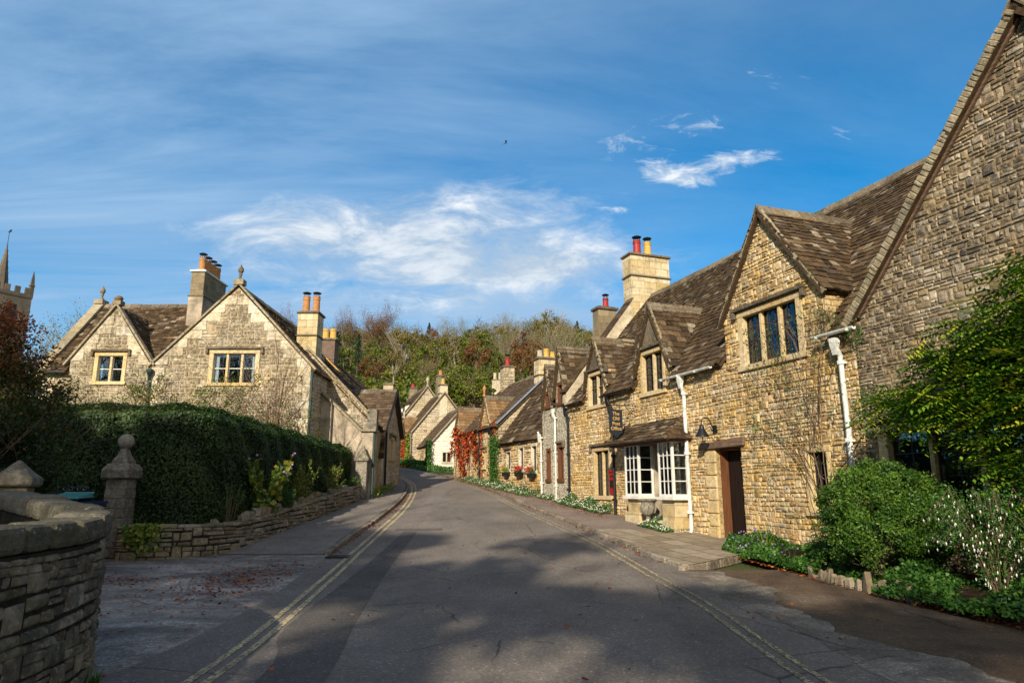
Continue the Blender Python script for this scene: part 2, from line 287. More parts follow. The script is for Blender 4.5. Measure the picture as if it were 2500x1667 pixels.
# ------------------------------------------------------------------ mesh builder
Z = V((0, 0, 1))
class MB:
    def __init__(s): s.v = []; s.f = []; s.m = []; s.r = []
    def face(s, pts, mi=0, r=None):
        b = len(s.v); s.v.extend([tuple(p) for p in pts]); s.f.append(tuple(range(b, b+len(pts)))); s.m.append(mi)
        s.r.append(R.random() if r is None else r)
    def hexa(s, p, mi=0, r=None):   # p: 8 points, 0-3 bottom ccw, 4-7 top
        r = R.random() if r is None else r; b = len(s.v); s.v.extend([tuple(q) for q in p])
        for q in ((3, 2, 1, 0), (4, 5, 6, 7), (0, 1, 5, 4), (1, 2, 6, 5), (2, 3, 7, 6), (3, 0, 4, 7)):
            s.f.append(tuple(b+i for i in q)); s.m.append(mi); s.r.append(r)
    def box(s, a0, a1, b0, b1, c0, c1, mi=0, r=None):
        s.hexa([(a0, b0, c0), (a1, b0, c0), (a1, b1, c0), (a0, b1, c0), (a0, b0, c1), (a1, b0, c1), (a1, b1, c1), (a0, b1, c1)], mi, r)
    def fbox(s, F, a0, a1, d0, d1, z0, z1, mi=0, r=None):
        s.hexa([F(a0, d0, z0), F(a1, d0, z0), F(a1, d1, z0), F(a0, d1, z0), F(a0, d0, z1), F(a1, d0, z1), F(a1, d1, z1), F(a0, d1, z1)], mi, r)
    def beam(s, p0, p1, w, h, up=Z, mi=0, r=None):
        p0 = V(p0); p1 = V(p1); d = (p1-p0).normalized(); sd = d.cross(up).normalized(); u = sd.cross(d)
        q = [p+sd*a*w/2+u*b*h/2 for p in (p0, p1) for a, b in ((-1, -1), (1, -1), (1, 1), (-1, 1))]
        s.hexa([q[0], q[1], q[5], q[4], q[3], q[2], q[6], q[7]], mi, r)
    def tube(s, pts, rs, n=8, mi=0, r=None, caps=True):
        r = R.random() if r is None else r
        pts = [V(p) for p in pts]; rs = rs if isinstance(rs, (list, tuple)) else [rs]*len(pts)
        b = len(s.v); pd = None
        for i, p in enumerate(pts):
            d = (pts[min(i+1, len(pts)-1)]-pts[max(i-1, 0)]).normalized()
            if pd is None:
                x = d.cross(V((.3, .9, .2))).normalized()
                if x.length < .5: x = d.cross(V((1, 0, 0))).normalized()
            else: x = (x-d*x.dot(d)).normalized()
            pd = d; y = d.cross(x)
            for k in range(n):
                a = 2*PI*k/n; s.v.append(tuple(p+(x*math.cos(a)+y*math.sin(a))*rs[i]))
        for i in range(len(pts)-1):
            for k in range(n):
                s.f.append((b+i*n+k, b+i*n+(k+1) % n, b+(i+1)*n+(k+1) % n, b+(i+1)*n+k)); s.m.append(mi); s.r.append(r)
        if caps:
            s.f.append(tuple(b+k for k in reversed(range(n)))); s.m.append(mi); s.r.append(r)
            s.f.append(tuple(b+(len(pts)-1)*n+k for k in range(n))); s.m.append(mi); s.r.append(r)
    def lathe(s, o, prof, n=16, mi=0, r=None, sq=False):
        r = R.random() if r is None else r; b = len(s.v)
        for rr, z in prof:
            for k in range(n):
                a = 2*PI*k/n+(PI/4 if n == 4 else 0); s.v.append((o[0]+rr*math.cos(a), o[1]+rr*math.sin(a), o[2]+z))
        for i in range(len(prof)-1):
            for k in range(n):
                s.f.append((b+i*n+k, b+i*n+(k+1) % n, b+(i+1)*n+(k+1) % n, b+(i+1)*n+k)); s.m.append(mi); s.r.append(r)
        s.f.append(tuple(b+k for k in reversed(range(n)))); s.m.append(mi); s.r.append(r)
        s.f.append(tuple(b+(len(prof)-1)*n+k for k in range(n))); s.m.append(mi); s.r.append(r)
    def build(s, name, mats, parent=None, off=(0, 0, 0), smooth=False, bevel=0):
        me = bpy.data.meshes.new(name)
        if off != (0, 0, 0): s.v = [(x-off[0], y-off[1], z-off[2]) for x, y, z in s.v]
        me.from_pydata(s.v, [], s.f)
        for m in (mats if isinstance(mats, (list, tuple)) else [mats]): me.materials.append(M[m] if isinstance(m, str) else m)
        me.polygons.foreach_set('material_index', s.m)
        a = me.attributes.new('rnd', 'FLOAT', 'FACE'); a.data.foreach_set('value', s.r)
        if smooth: me.polygons.foreach_set('use_smooth', [True]*len(s.f))
        me.update()
        o = bpy.data.objects.new(name, me); col.objects.link(o)
        if parent: o.parent = parent
        if bevel:
            md = o.modifiers.new('edge', 'BEVEL'); md.width = bevel; md.segments = 2; md.limit_method = 'ANGLE'; md.angle_limit = rad(40)
        return o
def scan(poly, z):
    xs = []
    for i in range(len(poly)):
        (x0, z0), (x1, z1) = poly[i], poly[(i+1) % len(poly)]
        if (z0 <= z) != (z1 <= z): xs.append(x0+(x1-x0)*(z-z0)/(z1-z0))
    xs.sort(); return list(zip(xs[::2], xs[1::2]))
def cut(iv, holes, z0, z1):
    for h in holes:
        ha, hb, hc, hd = h
        if z1 <= hc+.01 or z0 >= hd-.01: continue
        o = []
        for a, b in iv:
            if hb <= a or ha >= b: o.append((a, b)); continue
            if ha > a: o.append((a, ha))
            if hb < b: o.append((hb, b))
        iv = o
    return iv
def frame(o=(0, 0, 0), ax=(1, 0, 0)):
    o = V(o); ax = V(ax).normalized(); n = ax.cross(Z)
    return lambda a, d, z: o+ax*a-n*d+Z*z
def lay(ivf, z0, z1, ch, cl, tall=.16, split=.16):
    """rubble bond: uneven courses, some stones rising through two of them"""
    zs = [z0]
    while zs[-1] < z1-.02:
        h = R.uniform(*ch); h = min(h, z1-zs[-1])
        if z1-zs[-1]-h < ch[0]*.5: h = z1-zs[-1]
        zs.append(zs[-1]+h)
    occ = []; out = []
    for k in range(len(zs)-1):
        z, zt = zs[k], zs[k+1]; nocc = []
        iv = cut(ivf(z, zt), [(a, b, z-1, zt+1) for a, b in occ], z, zt)
        up = ivf(zt, zs[k+2]) if k+2 < len(zs) else []
        for (a, b) in iv:
            x = a
            while x < b-.02:
                l = R.uniform(*cl)*(R.choice((.55, 1, 1, 1.25)))
                if b-x-l < cl[0]*.6: l = b-x
                if R.random() < tall and l < cl[1]*.9 and any(q[0] <= x and q[1] >= x+l for q in up):
                    out.append((x, x+l, z, zs[k+2], k)); nocc.append((x, x+l))
                elif zt-z > .1 and R.random() < split:
                    zz = z+(zt-z)*R.uniform(.4, .6); out += [(x, x+l, z, zz, k), (x, x+l, zz, zt, k)]
                else: out.append((x, x+l, z, zt, k))
                x += l
        occ = nocc
    return out
def stone(mb, F, x0, x1, s0, s1, rel, gap, W, mi):
    x0 += gap/2; x1 -= gap/2; s0 += gap/2; s1 -= gap/2
    if x1-x0 < .02 or s1-s0 < .015: return
    hh, ww = s1-s0, x1-x0; e = min(.02, hh*.22, ww*.2); rl = rel*R.uniform(.35, 1.2); jj = min(.022, hh*.2, ww*.2)
    J = lambda: R.uniform(-.2, 1)*jj
    cx = (x0+x1)/2+R.uniform(-.2, .2)*ww
    bk = [(x0+J()*.5, s0+J()*.5), (cx, s0-.003), (x1-J()*.5, s0+J()*.5), (x1-J()*.5, s1-J()*.5), (cx, s1+.003), (x0+J()*.5, s1-J()*.5)]
    c0, c1 = (x0+x1)/2, (s0+s1)/2; fr = [(c0+(p-c0)*(1-2*e/ww)+J()*.3*(1 if p < c0 else -1), c1+(q-c1)*(1-2*e/hh)) for p, q in bk]
    tx, tz = R.uniform(-.35, .35)*rel, R.uniform(-.35, .35)*rel
    A = [F(p, -rl-tx*(p-c0)/ww*2-tz*(q-c1)/hh*2, q+W(p)) for p, q in fr]; B = [F(p, .002, q+W(p)) for p, q in bk]
    m_ = F(cx, -rl*1.0-R.uniform(0, .25)*rel, c1+W(cx)); b = len(mb.v); mb.v.extend([tuple(q) for q in B+A]+[tuple(m_)]); rr = R.random()
    for i in range(6):
        k = (i+1) % 6; mb.f.append((b+i, b+k, b+6+k, b+6+i)); mb.m.append(mi); mb.r.append(rr); mb.f.append((b+6+i, b+6+k, b+12)); mb.m.append(mi); mb.r.append(rr)
def edges_at(poly, z):
    xs = []
    for i in range(len(poly)):
        (x0, z0), (x1, z1) = poly[i], poly[(i+1) % len(poly)]
        if (z0 <= z) != (z1 <= z): f = (x1-x0)/(z1-z0); xs.append((x0+f*(z-z0), x0, z0, f))
    xs.sort(); return xs
def wall(mb, F, poly, holes=(), th=.4, ch=(.09, .15), cl=(.14, .34), rel=.03, mb_back=0, mb_st=1, gap=.012, stones=True, wob=.02, tall=.16):
    """solid wall with real openings; laid stones stand proud of it. F maps (along, depth, height)."""
    zz = sorted(set([round(p[1], 5) for p in poly]+[round(h[2], 5) for h in holes]+[round(h[3], 5) for h in holes]))
    zz = [z for z in zz if min(p[1] for p in poly) <= z <= max(p[1] for p in poly)]
    for z0, z1 in zip(zz, zz[1:]):
        zm = (z0+z1)/2; es = edges_at(poly, zm)
        for (ea, eb) in zip(es[::2], es[1::2]):
            X = lambda e, z: e[1]+e[3]*(z-e[2])
            segs = [(None, None)]; cuts = sorted([(h[0], h[1]) for h in holes if h[2] < zm < h[3] and h[1] > ea[0] and h[0] < eb[0]])
            xs = [('e', ea)]
            for a, b in cuts: xs += [('x', a), ('x', b)]
            xs.append(('e', eb))
            for p, q in zip(xs[::2], xs[1::2]):
                f = lambda c, z: X(c[1], z) if c[0] == 'e' else c[1]
                c = [(f(p, z0), z0), (f(q, z0), z0), (f(q, z1), z1), (f(p, z1), z1)]
                mb.face([F(x, 0, z) for x, z in c], mb_back, .5); mb.face([F(x, th, z) for x, z in reversed(c)], mb_back, .5)
    loops = [list(poly)]+[[(h[0], h[2]), (h[0], h[3]), (h[1], h[3]), (h[1], h[2])] for h in holes]
    for l in loops:
        for i in range(len(l)):
            a, b = l[i], l[(i+1) % len(l)]
            mb.face([F(a[0], 0, a[1]), F(a[0], th, a[1]), F(b[0], th, b[1]), F(b[0], 0, b[1])], mb_back, .5)
    if not stones: return
    ph = R.random()*6; zl, zh = min(p[1] for p in poly), max(p[1] for p in poly)
    def ivf(z, zt):
        iv = scan(poly, (z+zt)/2); i2 = scan(poly, zt-.005) or iv; i3 = scan(poly, z+.005) or iv
        if len(i2) == len(iv) == len(i3): iv = [(max(a[0], b[0], c[0]), min(a[1], b[1], c[1])) for a, b, c in zip(iv, i2, i3)]
        return cut([q for q in iv if q[1]-q[0] > .05], holes, z, zt)
    for (x0, x1, s0, s1, k) in lay(ivf, zl, zh, ch, cl, tall):
        W = lambda x: wob*math.sin(x*1.3+ph+k*.35)+wob*.6*math.sin(x*3.1+k*.9)
        stone(mb, F, x0, x1, s0, s1, rel, gap, W, mb_st)
def roof(mb, o, ax, up, poly, ex=(.24, .13), tl=(.18, .4), t=.028, holes=(), slab=.07, mi=0, wav=.038):
    o = V(o); ax = V(ax).normalized(); up = V(up).normalized(); n = ax.cross(up)
    ph = R.random()*6
    H = lambda a, b: wav*math.sin(a*.9+ph)*math.sin(b*.8+ph*.5)
    P = lambda a, b, h=0: o+ax*a+up*b+n*(h+H(a, b))
    loops = [[V((x, z, 0)) for x, z in poly]]
    for tr in tessellate_polygon(loops):
        p = [loops[0][i] for i in tr]
        if (p[1]-p[0]).cross(p[2]-p[0]).z < 0: p.reverse()
        mb.face([o+ax*q.x+up*q.y-n*(wav) for q in p], mi, .1)
        mb.face([o+ax*q.x+up*q.y-n*(slab+wav) for q in reversed(p)], mi, .1)
    l = loops[0]
    for i in range(len(l)):
        a, b = l[i], l[(i+1) % len(l)]
        mb.face([o+ax*q[0].x+up*q[0].y-n*q[1] for q in ((a, wav), (a, slab+wav), (b, slab+wav), (b, wav))], mi, .1)
    b0 = min(p[1] for p in poly); b1 = max(p[1] for p in poly); b = b0; row = 0
    while b < b1-.02:
        e = ex[0]+(ex[1]-ex[0])*(b-b0)/(b1-b0); e = min(e, b1-b)
        for (x, xe) in cut(scan(poly, b+e*.5), holes, b, b+e):
            x -= R.uniform(0, .1)*0
            while x < xe-.02:
                w = R.uniform(*tl)*(1-.3*(b-b0)/(b1-b0+.01))
                if xe-x-w < tl[0]*.5: w = xe-x
                a0, a1 = x+.004, x+w-.004; lo = b-R.uniform(-.012, .03); tt = t*R.uniform(.7, 1.35); rr = R.random()
                hi = b+e+.03; sk = R.uniform(-.01, .01)
                q = [P(a0, lo+sk, tt+.004), P(a1, lo-sk, tt+.004), P(a1, hi, .006), P(a0, hi, .006), P(a0, lo+sk, -.004-wav*.3), P(a1, lo-sk, -.004-wav*.3), P(a1, hi, -.01), P(a0, hi, -.01)]
                bb = len(mb.v); mb.v.extend([tuple(k) for k in q])
                for f in ((0, 1, 2, 3), (4, 5, 1, 0), (5, 6, 2, 1), (7, 4, 0, 3)):
                    mb.f.append(tuple(bb+i for i in f)); mb.m.append(mi); mb.r.append(rr)
                x += w
        b += e; row += 1
def ridge(mb, p0, p1, w=.17, drop=.16, mi=0, seg=.42):
    p0 = V(p0); p1 = V(p1); L = (p1-p0).length; d = (p1-p0)/L; sd = d.cross(Z).normalized(); x = 0
    while x < L-.02:
        l = min(seg*R.uniform(.8, 1.2), L-x); a = p0+d*(x+.008); b = p0+d*(x+l-.008); k = R.uniform(-.012, .012); rr = R.random()
        for s in (1, -1):
            q = [a+sd*s*w-Z*drop, b+sd*s*w-Z*drop, b+Z*(.07+k), a+Z*(.07+k)]
            q2 = [v-Z*.05-sd*s*.01 for v in q]
            pts = q2+q if s > 0 else [q2[1], q2[0], q2[3], q2[2], q[1], q[0], q[3], q[2]]
            mb.hexa(pts, mi, rr)
        x += l
def flatpoly(mb, pts, th, mi=0, r=.5):
    n = len(pts); mb.face(pts, mi, r); mb.face([V(p)-Z*th for p in reversed(pts)], mi, r)
    for i in range(n): a, b = V(pts[i]), V(pts[(i+1) % n]); mb.face([a, a-Z*th, b-Z*th, b], mi, r)
# ------------------------------------------------------------------ house kit
class House:
    def __init__(s, name, label, o, rz, off=0, group=None, cat='house'):
        s.s = off; c, sn = math.cos(rz), math.sin(rz)
        s.off = (off, 0, 0); s.rz = rz
        s.root = empty(name, (o[0]+c*off, o[1]+sn*off, 0), rz, label, cat, group)
    def B(s, mb, name, mats, parent=None, **k): return mb.build(name, mats, parent or s.root, s.off, **k)
HOL = []
def backwall(h, *b, name='rear_wall', mat='mortar'):
    for q in b: m = MB(); m.box(*q); h.B(m, name, mat)
def window(h, F, a0, a1, z0, z1, n=2, hood=True, rows=4, cols=2, fr='dress', jw=.13, trans=False, dep=.22, lead='lead', inside='darkin', par=None, bar=.009, blind=False):
    """stone mullioned window filling the opening a0..a1, z0..z1"""
    m = MB(); pr = -.035
    m.fbox(F, a0, a0+jw, pr, dep, z0+.1, z1-.13); m.fbox(F, a1-jw, a1, pr, dep, z0+.1, z1-.13)
    m.fbox(F, a0-.01, a1+.01, pr-.004, dep, z1-.13, z1+.0)
    m.fbox(F, a0-.06, a1+.06, -.075, dep, z0-.03, z0+.1)
    w = h.B(m, 'window', fr, par, bevel=.012)
    i0, i1, b0, b1 = a0+jw, a1-jw, z0+.1, z1-.13; mw = .09
    lw = ((i1-i0)-mw*(n-1))/n
    mm = MB(); gl = MB(); ld = MB()
    for k in range(n):
        x0 = i0+k*(lw+mw)
        if k: mm.fbox(F, x0-mw, x0, .02, .17, b0, b1)
        gl.fbox(F, x0+.004, x0+lw-.004, .118, .124, b0, b1)
        for c in range(1, cols): xx = x0+lw*c/cols; ld.fbox(F, xx-bar, xx+bar, .1, .117, b0, b1)
        for c in range(1, rows): zz = b0+(b1-b0)*c/rows; ld.fbox(F, x0+.003, x0+lw-.003, .099, .1155, zz-bar, zz+bar)
        for q in (0, 1): xx = x0+(lw-.02)*q; ld.fbox(F, xx+.001, xx+.019, .098, .1165, b0, b1)
        for zz in (b0+.001, b1-.021): ld.fbox(F, x0+.019, x0+lw-.019, .0975, .116, zz, zz+.02)
    if n > 1: h.B(mm, 'mullion', fr, w, bevel=.01)
    h.B(gl, 'pane', 'glass', w); h.B(ld, 'glazing_bar', lead, w)
    rm = MB(); rm.fbox(F, a0+.02, a1-.02, .55, .57, z0, z1, 0); h.B(rm, 'room_interior', inside, w)
    if blind:
        c = MB(); c.fbox(F, i0+.01, i0+lw*.35, .16, .18, b0, b1-.05); c.fbox(F, i1-lw*.35, i1-.01, .16, .18, b0, b1-.05)
        c.fbox(F, i0+.01, i1-.01, .15, .158, b1-.1, b1-.0); h.B(c, 'curtain', 'curt', w)
    if hood:
        q = MB(); q.fbox(F, a0-.14, a1+.14, -.12, .03, z1+.03, z1+.12)
        for x in (a0-.14, a1+.04): q.fbox(F, x, x+.1, -.11, .03, z1-.14, z1+.028)
        h.B(q, 'hood_mould', 'hood', w, bevel=.015)
    return w
def pot(h, par, x, y, z, r=.12, ht=.6, mat='terr', cowl=True):
    m = MB(); m.lathe((x, y, z), [(r*1.25, 0), (r*1.25, .06), (r*1.1, .1), (r*1.02, ht*.75), (r*1.15, ht*.8), (r*1.15, ht*.86), (r, ht*.9), (r*1.12, ht*.95), (r*1.12, ht), (r*.85, ht), (r*.8, ht-.1)], 14)
    p = h.B(m, 'chimney_pot', mat, par, smooth=False)
    if cowl:
        m = MB()
        for k in range(8):
            a = 2*PI*k/8; m.tube([(x+r*.9*math.cos(a), y+r*.9*math.sin(a), z+ht-.02), (x+r*.9*math.cos(a), y+r*.9*math.sin(a), z+ht+.16)], .008, 4)
        m.lathe((x, y, z+ht+.15), [(r*1.3, 0), (r*1.35, .02), (r*.8, .06), (.01, .085)], 14)
        h.B(m, 'cowl', 'iron', p)
def chimney(h, a0, a1, d0, d1, z0, z1, bands=(), mat='ashlar', capm='ridge', cap=.09, pots=(), stones=False):
    m = MB()
    m.box(a0, a1, d0, d1, z0, z1)
    if stones:
        for o, ax, L in (((a0, d0, 0), (1, 0, 0), a1-a0), ((a1, d0, 0), (0, 1, 0), d1-d0), ((a0, d1, 0), (0, -1, 0), d1-d0)):
            F = frame(o, ax); wall(m, F, [(0, z0+.3), (L, z0+.3), (L, z1-.02), (0, z1-.02)], th=.01, mb_back=0, mb_st=1, rel=.02, ch=(.12, .2), cl=(.2, .45))
    mats = [mat, 'far'] if stones else mat
    c = h.B(m, 'chimney', mats)
    for bz, e, t in bands: m = MB(); m.box(a0-e, a1+e, d0-e, d1+e, bz, bz+t); h.B(m, 'band_course', 'ridge', c, bevel=.015)
    m = MB(); m.box(a0-.07, a1+.07, d0-.07, d1+.07, z1, z1+cap)
    m.box(a0+.06, a1-.06, d0+.06, d1-.06, z1+cap, z1+cap+.06)
    h.B(m, 'cap', capm, c, bevel=.02)
    for (x, y, r, ht, mt, cw) in pots: pot(h, c, x, y, z1+cap+.03, r, ht, mt, cw)
    return c
def downpipe(h, pts, r=.045, mat='pipew', hopper=None, name='downpipe'):
    m = MB(); m.tube(pts, r, 10)
    if hopper:
        x, y, z = hopper; m.lathe((x, y, z-.34), [(r, 0), (r*1.3, .06), (r*1.4, .1), (r*2.1, .27), (r*2.2, .33), (r*1.8, .33)], 4)
    p = h.B(m, name, mat, smooth=False)
    z = pts[0][2]; zz = []
    top, bot = pts[0], pts[-1]
    for k in (.12, .5, .86):
        m = MB(); q = V(top).lerp(V(bot), k); m.lathe((pts[1][0], pts[1][1], q.z), [(r*1.1, 0), (r*1.5, .01), (r*1.5, .08), (r*1.1, .09)], 10)
        m.box(pts[1][0]-r*2, pts[1][0]+r*2, pts[1][1], pts[1][1]+.06, q.z+.02, q.z+.06)
        h.B(m, 'bracket', mat, p)
    return p
def gutter(h, a0, a1, d, z, mat='pipew', r=.06):
    m = MB(); n = 7
    pr = [(r*math.cos(PI+PI*k/n), r*math.sin(PI+PI*k/n)) for k in range(n+1)]
    for k in range(n):
        (y0, z0), (y1, z1) = pr[k], pr[k+1]
        for rr, flip in ((1, 0), (.88, 1)):
            q = [(a0, d+y0*rr, z+z0*rr), (a0, d+y1*rr, z+z1*rr), (a1, d+y1*rr, z+z1*rr), (a1, d+y0*rr, z+z0*rr)]
            m.face(q if not flip else q[::-1])
        m.face([(a1, d+y0, z+z0), (a1, d+y1, z+z1), (a1, d+y1*.3, z+z1*.3), (a1, d+y0*.3, z+z0*.3)])
    x = a0+.1
    while x < a1: m.box(x, x+.04, d-r*1.1, d+r*1.2, z-r*1.12, z-r*.2); x += .8
    h.B(m, 'gutter', mat)
def finial(h, par, p, s=1, mat='ridge', n=12):
    m = MB(); m.lathe(p, [(.1*s, 0), (.1*s, .08*s), (.05*s, .12*s), (.045*s, .22*s), (.08*s, .26*s), (.05*s, .3*s), (.09*s, .36*s), (.12*s, .44*s), (.1*s, .54*s), (.05*s, .6*s), (.015*s, .7*s)], n)
    h.B(m, 'finial', mat, par, smooth=True)
# leaf clouds ---------------------------------------------------------
def leafmesh(name, pts, mat, size=.05, asp=.6, parent=None, up=.4, nrm=None, jit=.35, rnd=None, off=None):
    pts = np.asarray(pts, dtype=np.float64); n = len(pts)
    d = NR.normal(size=(n, 3)); d[:, 2] = d[:, 2]*.6
    if nrm is not None: d = d*.6+np.asarray(nrm)*1.2
    d[:, 2] += up
    d /= np.linalg.norm(d, axis=1, keepdims=True)
    t = NR.normal(size=(n, 3)); u = np.cross(d, t); u /= np.linalg.norm(u, axis=1, keepdims=True)+1e-9; w = np.cross(d, u)
    s = size*(1+jit*NR.uniform(-1, 1, (n, 1)))
    vs = np.stack([pts-u*s*.5, pts+w*s*asp*.5-d*s*.08, pts+u*s*.5, pts-w*s*asp*.5-d*s*.08], axis=1).reshape(-1, 3)
    me = bpy.data.meshes.new(name); me.vertices.add(4*n); me.vertices.foreach_set('co', vs.ravel())
    me.loops.add(4*n); me.loops.foreach_set('vertex_index', np.arange(4*n, dtype=np.int32))
    me.polygons.add(n); me.polygons.foreach_set('loop_start', np.arange(0, 4*n, 4, dtype=np.int32)); me.polygons.foreach_set('loop_total', np.full(n, 4, dtype=np.int32))
    me.materials.append(M[mat]); a = me.attributes.new('rnd', 'FLOAT', 'FACE')
    rv = NR.uniform(0, 1, n) if rnd is None else np.clip(rnd, 0, 1)
    a.data.foreach_set('value', rv.astype(np.float32)); me.update(); me.validate()
    o = bpy.data.objects.new(name, me); col.objects.link(o)
    if parent: o.parent = parent
    return o
def ball(n, c, r, shell=.25):
    d = NR.normal(size=(n, 3)); d /= np.linalg.norm(d, axis=1, keepdims=True)
    k = 1-shell*np.abs(NR.normal(size=(n, 1)))
    return np.array(c)+d*k*np.array(r), d
def clumps(nc, per, c, r, cr, flat=.8, low=-1):
    cs = []
    while len(cs) < nc:
        d = NR.normal(size=3); d /= np.linalg.norm(d)
        if d[2] < low: continue
        cs.append(np.array(c)+d*np.array(r)*(NR.uniform(.45, 1)**.6))
    P = []; RN = []
    for q in cs:
        rr = cr*NR.uniform(.6, 1.35); p, d = ball(per, q, (rr, rr, rr*flat), .5); P.append(p); RN.append(np.clip(NR.uniform(0, 1)*.6+NR.uniform(0, .5, per), 0, 1))
    return np.vstack(P), np.concatenate(RN), cs
def branches(mb, p, d, L, r, dep, spread=.6, up=.15, n=3, seg=3, tips=None, nn=5):
    p = V(p); d = V(d).normalized(); pts = [p]; rs = [r]
    for k in range(seg):
        d = (d+V((R.gauss(0, .14), R.gauss(0, .14), R.gauss(0, .1)+up*.3))).normalized(); p = p+d*L/seg; pts.append(p); rs.append(r*(1-.45*(k+1)/seg))
    mb.tube(pts, rs, nn if r > .03 else 4, caps=False)
    if tips is not None: tips.append(p)
    if dep > 0:
        for k in range(n):
            b = pts[R.randint(1, seg)]; q = (d+V((R.gauss(0, spread), R.gauss(0, spread), R.gauss(0, spread)*.6+up))).normalized()
            branches(mb, b, q, L*R.uniform(.55, .8), r*.5, dep-1, spread, up, n, seg, tips, nn)
#@@HOUSES
# ------------------------------------------------------------------ right hand row
OX, RZ = (5.3, 16.9), math.atan2(-.941, .337)
KM = 1.18; ME = 4.68
def zmain(d, k=KM, e=ME): return e+k*(d+.18)
def slope(h, a0, a1, d1, e=ME, k=KM, poly=None, mat='tile', name='roof', ex=(.26, .14), tl=(.2, .42), holes=(), parent=None, cap=True):
    """street facing roof slope between a0 and a1, eave at d=-.18, ridge at d=d1"""
    c = 1/math.hypot(1, k); s = k*c; L = (d1+.18)/c; m = MB()
    roof(m, (0, -.18, e), (1, 0, 0), (0, c, s), poly(L) if poly else [(a0, 0), (a1, 0), (a1, L), (a0, L)], ex, tl, holes=holes)
    roof(m, (0, 2*d1+.18, e), (-1, 0, 0), (0, -c, s), [(-a1, 0), (-a0, 0), (-a0, L), (-a1, L)], (.5, .4), (.6, .9))
    o = h.B(m, name, mat, parent)
    if cap:
        m = MB(); ridge(m, (a0, d1, e+s*L+.02), (a1, d1, e+s*L+.02), .16, .17); h.B(m, 'ridge_cap', 'ridge', o)
    return o
def crossgable(h, sc, hw, zf, za, e=ME, k=KM, ov=.13, ed=.13, mat='tile', ex=(.2, .14), tl=(.18, .36), cheek='rub', deep=None, d0=0):
    kk = (za-zf)/hw; c = 1/math.hypot(1, kk); s = kk*c; W = hw+ed; zl = zf-ed*kk; L = W/c
    df = lambda z: (z-e)/k-.18+.05
    dt = df(za) if deep is None else deep; db = max(.05, df(zl)) if deep is None else deep
    m = MB()
    roof(m, (sc+W, d0, zl+.03), (0, 1, 0), (-c, 0, s), [(-ov, 0), (db, 0), (dt, L), (-ov, L)], ex, tl)
    roof(m, (sc-W, d0, zl+.03), (0, -1, 0), (c, 0, s), [(-db, 0), (ov, 0), (ov, L), (-dt, L)], ex, tl)
    o = h.B(m, 'gable_roof', mat)
    m = MB(); ridge(m, (sc, -ov-.02+d0, za+.06), (sc, dt+d0, za+.06), .14, .17); h.B(m, 'ridge_cap', 'ridge', o)
    m = MB()
    for q in (1, -1):
        m.beam((sc+q*(hw+.03), -.03+d0, zf-.13), (sc+q*.02, -.03+d0, za-.12), .05, .05)
    h.B(m, 'verge_board', 'beam', o)
    for q in (1, -1):
        m = MB(); x = 0; p0 = V((sc+q*(W+.0), -ov+.05+d0, zl-.03)); p1 = V((sc+q*.03, -ov+.05+d0, za-.02))
        while x < .97:
            st = R.uniform(.03, .05)*2.2/L; a = p0.lerp(p1, x); b = p0.lerp(p1, min(1, x+st*.95)); k_ = R.uniform(-.02, .015); m.beam(a+V((0, k_, 0)), b+V((0, k_+R.uniform(-.01, .01), 0)), .1, R.uniform(.05, .08), up=V((0, 1, 0))); x += st
        h.B(m, 'verge_stone', 'coping', o)
    for q, x in ((1, sc+hw), (-1, sc-hw)):
        m = MB(); p = [(0, zf-.9), (.0, zf), (max(.3, df(zf)), zf)]
        F = frame((x, 0, 0), (0, q, 0)); p2 = [(a*q, z) for a, z in p]
        if q > 0: p2 = p2[::-1]
        wall(m, F, p2, th=.1, rel=.02); h.B(m, 'cheek_wall', ['mortar', cheek], o)
    return o
GW = []  # hood/stone helper
# --- near gabled house at the right edge
h = House('gabled_house', 'big weathered rubble house with steep gable cut off by the right edge of the photo', OX, RZ, 8, cat='house')
F0 = frame()
hp = [(4.12, -.3), (11.8, -.3), (11.8, 4.85), (7.97, 9.0), (4.12, 4.85)]
m = MB(); wall(m, F0, hp, [(4.42, 8.2, .95, 2.78), (9.2, 10.4, 3.6, 5)], ch=(.045, .12), cl=(.07, .26), rel=.022, tall=.14, wob=.01)
backwall(h, (11.4, 11.8, .4, 8, -.3, 4.8), (4.13, 4.4, .4, 8, -.3, 4.6)); h.B(m, 'wall', ['mortarn', 'rubdark'])
c, s = 1/math.hypot(1, 1.09), 1.09/math.hypot(1, 1.09); L = 3.97/c; m = MB()
roof(m, (4.0, 0, 4.76), (0, -1, 0), (c, 0, s), [(.17, 0), (.17, L), (-3.4, L), (-.05, 0)], (.24, .14), (.16, .34), slab=.1)
roof(m, (11.94, 0, 4.76), (0, 1, 0), (-c, 0, s), [(-.17, 0), (7, 0), (7, L), (-.17, L)], (.3, .2), (.3, .5), slab=.1)
o = h.B(m, 'roof', 'tile'); m = MB(); ridge(m, (7.97, -.2, 9.12), (7.97, 3.6, 9.12)); h.B(m, 'ridge_cap', 'ridge', o)
m = MB(); x = 0
while x < .985:
    st = R.uniform(.012, .022); a = V((4.05, -.13, 4.74)).lerp(V((7.95, -.13, 9.0)), x); b = V((4.05, -.13, 4.74)).lerp(V((7.95, -.13, 9.0)), x+st*.96); k = R.uniform(-.012, .012)
    a.z += R.uniform(-.008, .012); m.beam(a+V((0, k, 0)), b+V((0, k+R.uniform(-.01, .01), 0)), .17, R.uniform(.1, .13), up=V((0, 1, 0))); x += st
h.B(m, 'verge_stone', 'coping', o, bevel=.015)
m = MB(); m.beam((4.32, -.05, 4.87), (7.95, -.05, 8.83), .05, .045); h.B(m, 'verge_board', 'beam', o)
window(h, F0, 4.42, 8.2, .95, 2.78, 4, rows=4, jw=.2, dep=.3)
